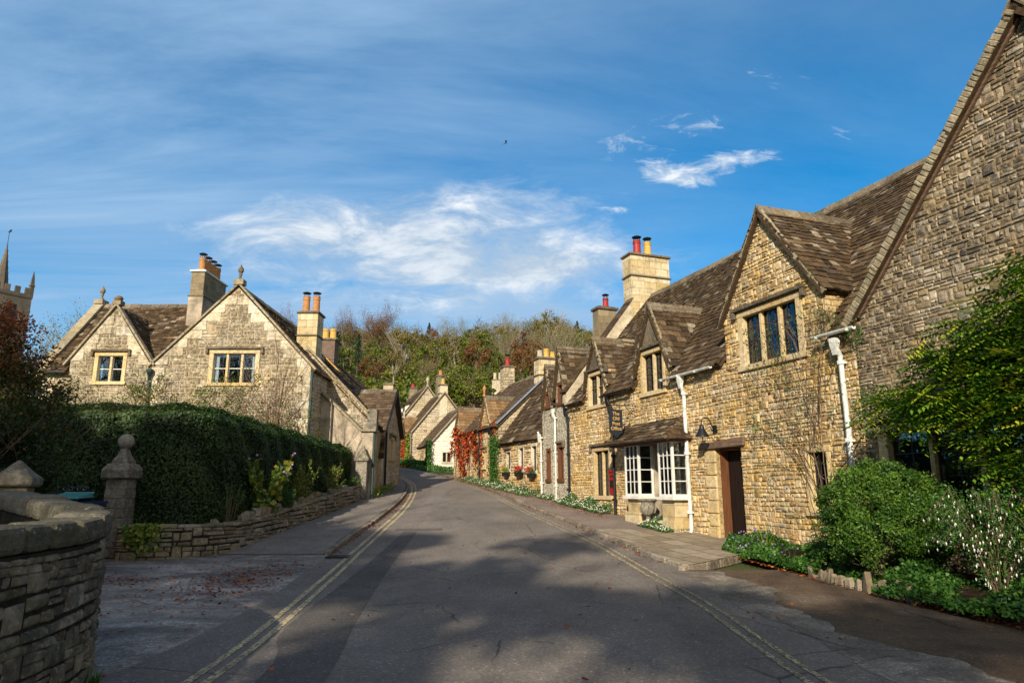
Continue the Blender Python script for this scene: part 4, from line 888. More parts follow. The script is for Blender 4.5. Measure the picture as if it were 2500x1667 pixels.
m = MB(); m.tube([(-13.9, -.25, 6.0), (-13.9, -.1, 5.7), (-13.9, -.08, 1.2)], .05, 8); m.lathe((-13.9, -.15, 5.85), [(.06, 0), (.13, .15), (.13, .25)], 8); h.B(m, 'downpipe', 'green'); m = MB(); m.tube([(-7.68, -.08, 6.0), (-7.68, -.08, 1.5)], .05, 8); h.B(m, 'downpipe', 'green'); m = MB(); m.tube([(-18.0, -.28, 5.98), (-17.05, -.28, 5.98)], .055, 8); h.B(m, 'gutter', 'iron')
# --- street corner house
h = House('corner_house', 'pale plastered corner house whose gable steps down to the left pavement', (0, 27.5), 0, -7, cat='house')
m = MB(); wall(m, F0, [(-7.72, .8), (-5.55, .8), (-5.55, 3.85), (-6.05, 3.85), (-7.72, 5.4)], stones=False, th=.8); h.B(m, 'front_wall', 'plaster')
m = MB(); cop(m, (-7.72, .25, 5.47), (-6.02, .25, 3.9), 2, .7, .09); m.box(-6.04, -5.45, -.1, .75, 3.853, 3.95); h.B(m, 'coping', 'coping', bevel=.015)
F9 = frame((0, .9, 0)); m = MB(); wall(m, F9, [(-11.5, .8), (-5.7, .8), (-5.7, 4.1), (-6.05, 4.75), (-8.75, 7.55), (-11.5, 4.7)], ch=(.11, .18), cl=(.2, .5), rel=.02, wob=.006)
backwall(h, (-6.1, -5.75, 1.31, 8, .8, 4.0)); h.B(m, 'wall', ['mortarp', 'pale'])
m = MB(); m.box(-6.0, -5.6, .82, 1.2, 3.955, 4.85); h.B(m, 'kneeler', 'greyst', bevel=.02)
c, s = .69, .72; L = 2.95/c; m = MB(); roof(m, (-5.75, .9, 4.3), (0, 1, 0), (-c, 0, s), [(-.02, 0), (3, 0), (7.5, L), (-.02, L)], (.26, .16), (.2, .4)); roof(m, (-11.7, .9, 4.3), (0, -1, 0), (c, 0, s), [(-7, 0), (0.02, 0), (0.02, L), (-7, L)], (.4, .3), (.4, .7)); o = h.B(m, 'roof', 'tile')
m = MB(); cop(m, (-5.95, .86, 4.72), (-8.72, .86, 7.55), 6, .22, .07); h.B(m, 'verge_coping', 'coping', o, bevel=.01)
chimney(h, -9.2, -8.35, 1.0, 1.9, 6.4, 9.0, bands=[(8.0, .05, .06)], pots=[(-9.0, 1.4, .14, .72, 'terr', True), (-8.56, 1.4, .14, .72, 'terr', True)])
m = MB(); m.tube([(-5.5, .1, 3.8), (-5.5, -.05, 3.6), (-5.5, -.05, 1.1)], .05, 8); h.B(m, 'downpipe', 'green')
# --- wing with tiled roof facing the camera
h = House('street_wing', 'small tiled cross wing with dark verge standing close to the left kerb', (0, 30.3), 0, -6.5, cat='house')
m = MB(); wall(m, F0, [(-8.2, 1), (-5.68, 1), (-5.68, 4.25), (-8.2, 4.25)], ch=(.11, .18), cl=(.2, .5), rel=.02)
FW = frame((-5.68, 0, 0), (0, 1, 0)); wall(m, FW, [(0, 1), (4.4, 1), (4.4, 4.25), (2.2, 6.1), (0, 4.25)], [(1.6, 2.8, 2.9, 4)], ch=(.11, .18), cl=(.2, .5), rel=.02); h.B(m, 'wall', ['mortarp', 'far'])
window(h, FW, 1.6, 2.8, 2.9, 4, 2)
m = MB(); k = .84; c = 1/math.hypot(1, k); L = 2.4/c
roof(m, (0, -.2, 4.15), (1, 0, 0), (0, c, k*c), [(-8.4, 0), (-5.5, 0), (-5.5, L), (-8.4, L)], (.26, .2), (.22, .42)); roof(m, (0, 4.6, 4.15), (-1, 0, 0), (0, -c, k*c), [(5.5, 0), (8.4, 0), (8.4, L), (5.5, L)], (.3, .2), (.3, .5)); o = h.B(m, 'roof', 'tilefar')
m = MB(); ridge(m, (-8.3, 2.2, 6.2), (-5.5, 2.2, 6.2)); h.B(m, 'ridge_cap', 'ridge', o); m = MB(); m.beam((-5.48, -.25, 4.15), (-5.48, 2.2, 6.2), .05, .2); m.beam((-5.48, 4.6, 4.15), (-5.48, 2.2, 6.2), .05, .2); h.B(m, 'verge_board', 'iron', o)
m = MB(); m.box(-6.02, -5.62, -.35, -.02, 1, 3.0); h.B(m, 'porch_pier', 'dressp', bevel=.02); m = MB(); roof(m, (0, -.6, 2.95), (1, 0, 0), (0, .5, .86), [(-6.4, 0), (-5.5, 0), (-5.6, 1.1), (-6.4, 1.1)], (.2, .16), (.2, .3)); h.B(m, 'porch_roof', 'tile')
m = MB(); m.tube([(-5.6, .4, 4.1), (-5.6, .4, 1.4)], .05, 8); h.B(m, 'downpipe', 'iron')
# --- rendered gable with brick chimney
h = House('rendered_house', 'speckled rendered gable with sooty brick chimney and two yellow pots', (0, 38), 0, -10, cat='house')
m = MB(); wall(m, F0, [(-13.4, 2), (-7.75, 2), (-7.75, 6.05), (-10.6, 8.9), (-13.4, 6.05)], stones=False); backwall(h, (-8.1, -7.75, .41, 8, 2, 6)); h.B(m, 'wall', 'pebble')
m = MB(); c = s = .707; L = 3.0/c; roof(m, (-7.6, 0, 5.95), (0, 1, 0), (-c, 0, s), [(-.1, 0), (8, 0), (8, L), (-.1, L)], (.28, .2), (.25, .45)); roof(m, (-13.6, 0, 5.95), (0, -1, 0), (c, 0, s), [(-8, 0), (.1, 0), (.1, L), (-8, L)], (.4, .3), (.4, .7)); o = h.B(m, 'roof', 'tilefar')
m = MB(); cop(m, (-7.65, -.03, 5.98), (-10.6, -.03, 8.94), 6, .1, .1); h.B(m, 'verge_board', 'yelpot', o)
chimney(h, -10.95, -10.1, .1, 1.0, 7.9, 9.9, bands=[(8.8, .02, .08)], mat='brickg', pots=[(-10.75, .5, .17, .6, 'yelpot', False), (-10.32, .5, .17, .6, 'yelpot', False)])
h = House('hidden_roof_house', 'house behind the cross wing showing only a cream chimney and a grey chimney', (0, 44), 0, -9, cat='house')
m = MB(); wall(m, F0, [(-12, 2.5), (-7.7, 2.5), (-7.7, 5.6), (-9.9, 7.2), (-12, 5.6)], stones=False); h.B(m, 'wall', 'far'); m = MB(); roof(m, (-7.6, 0, 5.5), (0, 1, 0), (-.8, 0, .6), [(-.1, 0), (5, 0), (5, 2.8), (-.1, 2.8)], (.3, .2), (.25, .45)); roof(m, (-12.1, 0, 5.5), (0, -1, 0), (.8, 0, .6), [(-5, 0), (.1, 0), (.1, 2.8), (-5, 2.8)], (.4, .3), (.4, .7)); h.B(m, 'roof', 'tilefar')
chimney(h, -8.55, -7.9, 1, 1.7, 5.6, 8.35, mat='dressp', pots=()); chimney(h, -9.25, -8.75, .4, 1, 6, 7.9, mat='greyst', pots=())
# --- church
h = House('church_tower', 'pinnacled church tower with crocketed spirelet at the left edge', (-73.6, 92), rad(-32), 0, cat='church'); h.root.scale = (.74, .74, 1)
m = MB(); m.box(-3.2, 3.2, 0, 6.4, 4, 28.8)
for a in range(4):
    for k in range(4):
        t = -3.2+k*1.7
        if a == 0: m.box(t, t+.9, -.02, .35, 28.8, 29.7)
        if a == 1: m.box(2.85, 3.22, 3.2+t, 4.1+t, 28.8, 29.7)
m.box(-3.3, 3.3, -.1, 6.5, 28.2, 28.5); m.box(-3.3, 3.3, -.1, 6.5, 21, 21.3); h.B(m, 'tower', 'churchst')
for k, (x, y, ht) in enumerate(((-3, .2, 1.6), (3, .2, 1.6), (3, 6.2, 1.6), (1.4, .3, 1.9))):
    m = MB(); m.lathe((x, y, 28.4), [(.45, 0), (.45, 1.6), (.6, 1.7), (.4, 2.0), (.28, 2.9), (.05, 3.9)], 4)
    for q in range(5): m.lathe((x, y, 30.2+q*.38), [(.4-q*.07, 0), (.46-q*.07, .08), (.36-q*.07, .14)], 4)
    h.B(m, 'pinnacle', 'churchst')
m = MB(); m.lathe((-2.3, 3, 26), [(1.6, 0), (1.6, 2.2), (1.75, 2.4), (1.6, 2.6), (.12, 10.2), (.1, 10.6)], 8)
for q in range(9):
    rr = 1.45-q*.16
    for a in range(8): m.lathe((-2.3+rr*math.cos(a*PI/4), 3+rr*math.sin(a*PI/4), 28.7+q*.85), [(.1, 0), (.14, .12), (.02, .22)], 5)
sp = h.B(m, 'spire', 'churchst'); m = MB(); m.tube([(-2.3, 3, 36.4), (-2.3, 3, 38.6)], .05, 5); m.box(-2.3, -1.4, 2.98, 3.02, 38.3, 38.7); m.box(-2.8, -2.3, 2.98, 3.02, 38.4, 38.55); h.B(m, 'weather_vane', 'iron', sp)
m = MB(); m.tube([(2.2, 2, 28.8), (2.2, 2, 31.8)], .05, 5); m.tube([(1.7, 2, 30.8), (2.7, 2, 30.8)], .05, 5); h.B(m, 'cross', 'iron')
m = MB(); m.box(3.19, 3.24, 2.4, 4.0, 23.5, 27); m.box(-.8, .8, -.04, .01, 23.5, 27); h.B(m, 'louvre_window', 'darkin')
# ------------------------------------------------------------------ ground, road
def gsheet(name, x0, x1, y0, y1, nx, ny, dz, mat):
    vs = [(x0+(x1-x0)*i/nx, y0+(y1-y0)*j/ny) for j in range(ny+1) for i in range(nx+1)]
    vs = [(x, y, g(y)+hill(x, y)+dz) for x, y in vs]
    fs = [(j*(nx+1)+i, j*(nx+1)+i+1, (j+1)*(nx+1)+i+1, (j+1)*(nx+1)+i) for j in range(ny) for i in range(nx)]
    m = MB(); m.v = vs; m.f = fs; m.m = [0]*len(fs); m.r = [.5]*len(fs); o = m.build(name, mat, smooth=True); return tag(o, kind='structure')
gsheet('ground', -400, 400, -60, 600, 100, 200, -.12, 'earth')
LF = [(-20, -5.2, 4.4), (0, -4.3, 3.9), (6.3, -3.62, 3.6), (10, -3.56, 3.45), (13, -3.8, 3.25), (15.3, -3.89, 2.82), (18, -4.02, 2.3), (21.1, -4.04, 1.6), (26, -4.22, .4), (30.7, -4.6, -.58), (34.8, -5.15, -1.75), (38.6, -6.1, -3.0), (42.8, -7.4, -4.3)]
PR = [((a, y), (b, y)) for y, a, b in LF]+[((-9.3, 46.0), (-5.6, 46.2)), ((-11.5, 49.0), (-7.0, 50.0)), ((-14.5, 51.5), (-9.3, 53.6)), ((-19, 54), (-14, 57.5)), ((-30, 58), (-26, 62)), ((-60, 66), (-58, 71))]
def catm(ps, n=6):
    o = []
    for i in range(len(ps)-1):
        p0, p1, p2, p3 = [np.array(ps[min(max(j, 0), len(ps)-1)], float) for j in (i-1, i, i+1, i+2)]
        for k in range(n): t = k/n; o.append(.5*((2*p1)+(-p0+p2)*t+(2*p0-5*p1+4*p2-p3)*t*t+(-p0+3*p1-3*p2+p3)*t**3))
    o.append(np.array(ps[-1], float)); return o
LE, RE = catm([p[0] for p in PR]), catm([p[1] for p in PR])
def strip(name, A, B, dz, mat, n=8, kind='structure', th=0, dzb=None, ramp=None):
    m = MB(); b = 0; dzb = dz if dzb is None else dzb
    for p, q in zip(A, B):
        for k in range(n+1): t = k/n; x, y = p[0]+(q[0]-p[0])*t, p[1]+(q[1]-p[1])*t; m.v.append((x, y, g(y)+(dz+(dzb-dz)*t)*(1 if not ramp else min(1, max(.05, (y-ramp)/1.6)))))
    for i in range(len(A)-1):
        for k in range(n): j = i*(n+1)+k; m.f.append((j, j+1, j+n+2, j+n+1)); m.m.append(0); m.r.append(R.random())
    if th:
        N = len(m.v)
        for (x, y, z) in list(m.v): m.v.append((x, y, z-th))
        for i in range(len(A)-1): j = i*(n+1); m.f.append((j, j+n+1, j+n+1+N, j+N)); j += n; m.f.append((j+n+1, j, j+N, j+n+1+N)); m.m += [0, 0]; m.r += [.5, .5]
    o = m.build(name, mat, smooth=(th == 0)); return tag(o, kind=kind) if kind else o
strip('road', LE, RE, 0, 'road', 12)
def off(P, d, i0=0, i1=None):   # offset polyline to its right by d
    P = P[i0:i1]; o = []
    for i, p in enumerate(P):
        a, b = P[max(i-1, 0)], P[min(i+1, len(P)-1)]; t = (b-a)/np.linalg.norm(b-a); o.append(p+np.array((t[1], -t[0]))*d)
    return o
def byy(P, y): return min(range(len(P)), key=lambda i: abs(P[i][1]-y) if P[i][0] > -13 else 99)
iL, iR = byy(LE, 15.3), byy(RE, 13.4)
yl = [(-2.98, -6), (-2.98, 2), (-2.8, 6.34), (-3.22, 11.71), (-3.44, 14.8), (-3.48, 15.23), (-3.66, 19.16), (-3.81, 23.31), (-4.14, 28), (-4.72, 33), (-5.5, 37.2), (-6.9, 42.2)]
Y = catm(yl, 8)
strip('yellow_line', off(Y, -.04), off(Y, .04), .006, 'yline', 1); strip('yellow_line', off(Y, .13), off(Y, .21), .006, 'yline', 1)
yr = [(2.95, -6), (2.9, 2), (2.72, 6.34), (2.78, 10.0), (2.6, 12.5), (2.4, 14.7), (2.05, 17.3), (1.32, 20.5), (.2, 25.4), (-1.17, 31.8), (-3.05, 38.6), (-4.8, 43.2)]
Y = catm(yr, 8)
strip('yellow_line', off(Y, -.2), off(Y, -.13), .006, 'yfaint', 1); strip('yellow_line', off(Y, -.03), off(Y, .04), .006, 'yfaint', 1)
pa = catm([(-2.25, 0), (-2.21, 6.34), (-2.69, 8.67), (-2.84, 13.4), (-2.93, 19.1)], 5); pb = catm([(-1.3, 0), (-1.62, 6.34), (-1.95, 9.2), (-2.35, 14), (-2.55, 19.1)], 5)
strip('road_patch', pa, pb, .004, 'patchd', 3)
pa = catm([(-3.13, 19.6), (-3.25, 24), (-3.4, 28), (-3.75, 32.7), (-4.9, 38), (-6.4, 43)], 5); pb = catm([(-2.7, 19.8), (-2.72, 24), (-2.8, 28), (-3.15, 32.7), (-4.3, 38), (-5.9, 43)], 5)
strip('road_patch', pa, pb, .004, 'patchl', 3)
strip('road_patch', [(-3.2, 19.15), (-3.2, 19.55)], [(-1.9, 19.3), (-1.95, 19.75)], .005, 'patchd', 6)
# kerbs: individual weathered stones
def kerb(P, side, h):
    m = MB(); P = [V((p[0], p[1], 0)) for p in P]; i = 0; acc = [0]
    for a, b in zip(P, P[1:]): acc.append(acc[-1]+(b-a).length)
    def at(s):
        s = min(max(s, 0), acc[-1]-1e-4)
        for k in range(len(acc)-1):
            if acc[k+1] > s: t = (s-acc[k])/(acc[k+1]-acc[k]); return P[k].lerp(P[k+1], t), (P[k+1]-P[k]).normalized()
    s = 0
    while s < acc[-1]-.2:
        l = R.uniform(.5, 1.0); q = []
        for ss in (s+.008, min(s+l-.008, acc[-1])):
            p, t = at(ss); n = V((t.y, -t.x, 0))*side; j = R.uniform(-.012, .012); zz = g(p.y); hh = h+R.uniform(-.012, .01)
            q.append([p+n*(-.0+j)+Z*(zz-.1), p+n*.13+Z*(zz-.1), p+n*.13+Z*(zz+hh+.004), p+n*(.01+j)+Z*(zz+hh)])
        a, b = q; m.hexa([a[0], b[0], b[1], a[1], a[3], b[3], b[2], a[2]]); s += l
    return tag(m.build('kerb', 'wallkerb', bevel=.02), kind='structure')
kl = LE[iL:byy(LE, 42.8)]; kr = RE[iR:byy(RE, 43)]
kerb(kl, -1, .09); kerb(kr, 1, .085); kerb([np.array(kr[0])+np.array((.0, -.14)), np.array((5.6, 15.65))], -1, .075)
# pavements
LW = catm([(-6.1, 15.2), (-6.05, 19), (-5.85, 23.6), (-5.9, 28.5), (-5.9, 33), (-6.6, 38), (-8.2, 43)], 8)
A = off(kl, -.15); B = [np.array((np.interp(p[1], [q[1] for q in LW], [q[0] for q in LW])-.3, p[1])) for p in A]
strip('pavement', B, A, .085, 'pavel', 6, th=.1, ramp=15.1)
fw = lambda y: 5.3-.358*(y-16.9)
A = off(kr, .15); B = [np.array((max(fw(max(p[1], 15.75)), p[0]+.1)+(.4 if p[1] > 16 else .0), max(p[1], 15.75+(p[1]-13.4)*.1))) for p in A]
i2 = next(i for i, p in enumerate(A) if p[1] > 18.6)
strip('pavement', A[i2:], B[i2:], .078, 'pave', 6, th=.1); strip('flagstone_pavement', A[:i2+1], B[:i2+1], 0.078, 'flag', 6, th=.1)
# forecourt left, drive right
Q = [p for p in LE if -20 <= p[1] <= 15.4]; strip('forecourt', [np.array((-16, p[1])) for p in Q], Q, -.004, 'fore', 14)
Q = [p for p in RE if -20 <= p[1] <= 13.6]; strip('driveway', Q, [np.array((16, p[1])) for p in Q], -.004, 'drive', 14)
ys = np.linspace(1, 13.2, 90); xr = np.interp(ys, [p[1] for p in RE[:60]], [p[0] for p in RE[:60]])
wv = .5+.22*np.sin(ys*1.1+1)+.1*np.sin(ys*2.9)+.05*np.sin(ys*7.3)+.025*np.sin(ys*17); wl = -.25+.07*np.sin(ys*1.7)+.03*np.sin(ys*8.1)
strip('worn_edge', [np.array((a+b, y)) for a, b, y in zip(xr, wl, ys)], [np.array((a+b, y)) for a, b, y in zip(xr, wv, ys)], .003, 'scuff', 4)
# ------------------------------------------------------------------ left garden walls
def path_fn(pts):
    P = [V((p[0], p[1], 0)) for p in catm(pts, 8)]; acc = [0]
    for a, b in zip(P, P[1:]): acc.append(acc[-1]+(b-a).length)
    def F(a, d, z, raw=False):
        s = min(max(a, 0), acc[-1]-1e-4); lo = 0
        for k in range(len(acc)-1):
            if acc[k+1] > s: lo = k; break
        t = (s-acc[lo])/(acc[lo+1]-acc[lo]); p = P[lo].lerp(P[lo+1], t)
        t0 = (P[min(lo+1, len(P)-1)]-P[max(lo-1, 0)]).normalized(); t1 = (P[min(lo+2, len(P)-1)]-P[lo]).normalized()
        tg = t0.lerp(t1, t).normalized(); n = tg.cross(Z)
        return p-n*d+Z*z
    return F, acc[-1]
def curved_wall(name, label, pts, zfn, hfn, th, mats, ch, cl, rel, copb, cops=(.3, .55), copt=.16, copo=.05, seg=.35):
    F, L = path_fn(pts); m = MB(); n = int(L/seg)
    for k in range(n):
        a, b = L*k/n, L*(k+1)/n
        for (d, fl) in ((0, 0), (th, 1)):
            q = [F(a, d, zfn(F(a, 0, 0))-.3), F(b, d, zfn(F(b, 0, 0))-.3), F(b, d, hfn(b/L)), F(a, d, hfn(a/L))]; m.face(q if not fl else q[::-1], 0, .5)
        m.face([F(a, 0, hfn(a/L)), F(b, 0, hfn(b/L)), F(b, th, hfn(b/L)), F(a, th, hfn(a/L))], 0, .5)
    for a in (0, L): m.face([F(a, 0, -.3), F(a, th, -.3), F(a, th, hfn(a/L)), F(a, 0, hfn(a/L))], 0, .5)
    # laid stones
    zl = min(zfn(F(L*i/20, 0, 0)) for i in range(21))-.05; zh = max(hfn(i/20) for i in range(21))
    for (x0, x1, s0, s1, k) in lay(lambda z, zt: [(0, L)], zl, zh, ch, cl, .2):
        xm = (x0+x1)/2
        if s0+.02 < hfn(xm/L) and s1 > zfn(F(xm, 0, 0))-.03: stone(m, F, x0, x1, s0, min(s1, hfn(xm/L)), rel, .012, lambda p: .02*math.sin(p*1.7+k), 1)
    root = empty('garden_wall', tuple(F(L/2, 0, 0)), 0, label, 'stone wall'); o = root.location
    root.name = name
    w = m.build('wall', mats, root, tuple(o)); x = 0; m = MB()
    while x < L-.02:
        l = min(R.uniform(*cops), L-x); ns = 3; ho = R.uniform(-.015, .02); rr = R.random(); o1 = copo+R.uniform(-.02, .02)
        for k in range(1):
            P = []
            for a in (x+.006, x+l-.006):
                hz = hfn(a/L)+.004
                P.append([F(a, -o1, hz), F(a, th+copo, hz), F(a, th+copo, hz+copt+ho), F(a, -o1, hz+copt+ho)])
            A_, B_ = P; m.hexa([A_[0], B_[0], B_[1], A_[1], A_[3], B_[3], B_[2], A_[2]], 0, rr)
        x += l
    if copt > .02: m.build('coping', copb, root, tuple(o), bevel=min(.05, copt*.33))
    return root, F, L
gz = lambda p: g(p.y)
curved_wall('stone_wall', 'tall mossy rubble wall with thick rounded coping curving at the left foreground', [(-2.9, -1), (-3.12, 2.5), (-3.3, 4.5), (-3.42, 5.6), (-3.62, 6.3), (-4.1, 6.95), (-4.9, 7.7), (-6.0, 8.6)], gz, lambda t: 1.2+.0*t if t < .62 else 1.2+.22*(t-.62)/.38, .34, ['mortard', 'rubgrey'], (.05, .12), (.1, .34), .03, 'wallcop', (.22, .5), .2, .035, seg=.25)
LWF = curved_wall('low_wall', 'low dry-stone garden wall curving along the left pavement below the hedge', [(-8.15, 14.6), (-7.7, 14.62), (-7.1, 14.8), (-6.45, 15.2), (-6.1, 16.2), (-6.0, 19), (-5.85, 23.6), (-5.9, 28.2)], gz, lambda t: .82+(.0 if t < .2 else (t-.2)/.8*1.0), .4, ['mortard', 'rubmid'], (.06, .13), (.14, .4), .04, 'rubmid', (.2, .5), .07, .03)
# ------------------------------------------------------------------ helpers for planting
CX, CY = (math.cos(RZ), math.sin(RZ)), (-math.sin(RZ), math.cos(RZ))
def WP(s, d, z=None):
    x, y = OX[0]+CX[0]*s+CY[0]*d, OX[1]+CX[1]*s+CY[1]*d
    return (x, y, g(y) if z is None else z)
def origin(o, loc):
    """put the object's origin at loc without moving the mesh"""
    me = o.data; me.transform(Matrix.Translation(-V(loc))); o.location = loc
def thing_leaves(name, label, cat, loc, parts, group=None, kind=None):
    """parts: list of (part name, pts, mat, size, asp, kw)"""
    r = empty(name, loc, 0, label, cat, group); r.location = loc
    for (n, p, mt, sz, asp, kw) in parts: leafmesh(n, np.asarray(p)-np.array(loc), mt, sz, asp, parent=r, **kw)
    if kind: r['kind'] = kind
    return r
# hedge
hpts = [(-11.5, 15.35), (-8.5, 15.3), (-7.5, 15.3), (-6.95, 15.7), (-6.75, 16.8), (-6.6, 20), (-6.5, 24), (-6.35, 27.2)]
F, L = path_fn(hpts); T = 400
tab = np.array([[*F(L*i/T, 0, 0)[:2], *F(L*i/T, 1, 0)[:2]] for i in range(T+1)])
def hedge_pts(n, a, u):   # u: 0..1 over front face then top
    fx = [np.interp(a*T, np.arange(T+1), tab[:, k]) for k in range(4)]
    y = fx[1]; gb = np.array([g(q) for q in y]); top = np.interp(a, [0, .3, 1], [3.55, 3.5, 3.25])
    H = top-gb; tot = H+1.5; q = u*tot; rr = .3
    d = np.where(q < H-rr, 0, np.where(q > H+rr, q-H, (q-H+rr)*.5)); z = np.where(q < H-rr, q, np.where(q > H+rr, H, H-rr+(q-H+rr)*.5))
    bul = .06*np.sin(a*37)*np.sin(z*2.1+a*13)+.04*np.sin(a*90+z*5); d = d-bul*(q < H)
    x = fx[0]+(fx[2]-fx[0])*d; yy = fx[1]+(fx[3]-fx[1])*d
    nrm = np.stack([-(fx[2]-fx[0])*(q < H), -(fx[3]-fx[1])*(q < H), (q >= H-.1).astype(float)], 1)
    return np.stack([x, yy, gb+z+.04*np.sin(a*60)*(q > H)], 1), nrm
n = 95000; a = NR.uniform(0, 1, n); u = NR.uniform(0, 1, n)**1.0
P, N = hedge_pts(n, a, u); P += NR.normal(scale=.022, size=P.shape)
root = empty('hedge', tuple(F(L/2, .7, 0)), 0, 'tall clipped dark yew hedge with flat top behind the low garden wall', 'hedge'); ro = np.array(root.location)
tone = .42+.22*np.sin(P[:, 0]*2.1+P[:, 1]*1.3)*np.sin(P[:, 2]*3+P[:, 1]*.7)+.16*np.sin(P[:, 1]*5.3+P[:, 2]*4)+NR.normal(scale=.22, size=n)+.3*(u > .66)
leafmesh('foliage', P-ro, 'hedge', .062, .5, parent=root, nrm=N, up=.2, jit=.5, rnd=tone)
SH_ = P[NR.uniform(size=n) < .025]; leafmesh('new_growth', SH_+NR.normal(scale=.05, size=SH_.shape)+np.array([.02, -.02, .05])-ro, 'gplant', .05, .35, parent=root)
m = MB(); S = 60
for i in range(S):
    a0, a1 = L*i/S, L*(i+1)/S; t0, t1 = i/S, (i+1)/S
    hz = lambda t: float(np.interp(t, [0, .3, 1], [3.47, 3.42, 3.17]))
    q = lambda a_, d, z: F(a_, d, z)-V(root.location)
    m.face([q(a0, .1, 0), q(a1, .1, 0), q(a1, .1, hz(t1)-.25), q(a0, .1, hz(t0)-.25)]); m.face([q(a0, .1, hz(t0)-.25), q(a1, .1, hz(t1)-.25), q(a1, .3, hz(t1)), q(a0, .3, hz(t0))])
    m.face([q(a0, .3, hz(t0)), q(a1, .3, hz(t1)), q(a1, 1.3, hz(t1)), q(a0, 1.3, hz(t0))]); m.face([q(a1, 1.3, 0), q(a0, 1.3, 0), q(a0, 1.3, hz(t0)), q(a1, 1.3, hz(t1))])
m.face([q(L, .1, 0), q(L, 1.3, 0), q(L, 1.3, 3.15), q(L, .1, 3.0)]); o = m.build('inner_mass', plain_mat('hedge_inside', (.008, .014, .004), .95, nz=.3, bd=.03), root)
n = 9000; zz = NR.uniform(1.1, 3.2, n); dd = NR.uniform(0, 1.4, n); e0 = np.array([*F(L, 0, 0)[:2]]); e1 = np.array([*F(L, 1, 0)[:2]])
P = np.stack([e0[0]+(e1[0]-e0[0])*dd, e0[1]+(e1[1]-e0[1])*dd+.03, zz], 1)+NR.normal(scale=.04, size=(n, 3)); leafmesh('foliage', P-ro, 'hedge', .062, .5, parent=root, nrm=np.tile([.1, 1, 0], (n, 1)))
# gate pillars, gate
r = empty('gate_pillar', (-8.4, 15.0, g(15)), 0, 'square stone gate pillar topped with a stone ball in front of the hedge', 'gate pillar')
m = MB(); w0, w1 = .235, .21; zz = 0
while zz < 1.62:
    hh = .2; k0 = w0+(w1-w0)*zz/1.62
    for (xa, xb) in ((-k0, R.uniform(-.09, .07)), (None, k0)):
        if xa is None: xa = lx+.008
        lx = xb; m.box(xa, xb, -k0+R.uniform(-.006, .006), k0, zz, zz+hh-.008)
    zz += hh
m.box(-.2, .2, -.2, .2, 0, 1.6); m.build('shaft', 'greyst', r, bevel=.012)
m = MB(); m.lathe((0, 0, 1.6), [(.34, 0), (.42, .03), (.42, .2), (.31, .33)], 4); m.build('cap', 'greyst', r, bevel=.015)
m = MB(); m.lathe((0, 0, 1.93), [(.24, 0), (.24, .05), (.155, .16), (.1, .28), (.09, .33)], 4)
m.lathe((0, 0, 2.24), [(.05+.0*k, .0) if k == 0 else (.165*math.sin(PI*k/12), .165-.165*math.cos(PI*k/12)) for k in range(12)], 18); m.build('ball_finial', 'greyst', r, smooth=False)
r = empty('gate_pillar', (-6.75, 9.5, g(9.5)), rad(20), 'low stone gate pillar with mossy pyramid cap beside the berry shrub', 'gate pillar')
m = MB(); m.box(-.18, .18, -.18, .18, 0, 1.62); m.build('shaft', 'rubgrey', r, bevel=.02)
m = MB(); m.lathe((0, 0, 1.62), [(.31, 0), (.35, .03), (.35, .12), (.22, .2), (.1, .3), (.02, .36)], 4); m.build('cap', 'greyst', r, bevel=.02)
r = empty('iron_gate', (-10.75, 15.02, g(15)), 0, 'black iron gate with scrolled top between the stone pillars', 'gate')
m = MB(); m.box(-1.7, 1.7, -.015, .015, .2, .24); m.box(-1.7, 1.7, -.015, .015, 1.45, 1.49); m.box(-1.7, -1.66, -.02, .02, 0, 1.6); m.box(1.66, 1.7, -.02, .02, 0, 1.6)
for k in range(22): x = -1.6+k*.152; m.tube([(x, 0, .2), (x, 0, 1.5)], .009, 5)
m.build('gate_frame', 'iron', r)
m = MB()
for k in range(11):
    x = -1.5+k*.3
    for sg in (1, -1): m.tube([(x+sg*(.07-.055*t/16*1)*math.cos(t*.55)+sg*.07, 0, 1.6+(.07-.003*t)*math.sin(t*.55)) for t in range(16)], .009, 5)
m.build('scroll', 'steel', r); r.scale = (1, 1, .88)
for (x, y, rz, lm, bm, ht, lab) in ((-9.2, 14.6, .15, 'teal', 'iron', 1.3, 'teal-lidded wheelie bin left of the ball-topped gate pillar'), (-8.68, 14.2, .1, 'navy', 'navy', 1.14, 'navy wheelie bin standing against the ball-topped gate pillar')):
    r = empty('wheelie_bin', (x, y, g(y)), rz, lab, 'bin', None)
    m = MB(); m.hexa([(-.22, -.26, .06), (.22, -.26, .06), (.22, .22, .06), (-.22, .22, .06), (-.29, -.36, ht-.08), (.29, -.36, ht-.08), (.29, .32, ht-.08), (-.29, .32, ht-.08)]); m.build('body', bm, r, bevel=.03)
    m = MB(); m.hexa([(-.32, -.4, ht-.08), (.32, -.4, ht-.08), (.32, .36, ht-.06), (-.32, .36, ht-.06), (-.31, -.38, ht-.04), (.31, -.38, ht-.04), (.28, .3, ht+.04), (-.28, .3, ht+.04)]); m.tube([(-.3, .38, ht+.03), (.3, .38, ht+.03)], .028, 8); m.build('lid', lm, r, bevel=.012)
    for q in (-1, 1): m = MB(); m.tube([(q*.24, .27, .1), (q*.29, .27, .1)], .1, 14); m.build('wheel', 'iron', r)
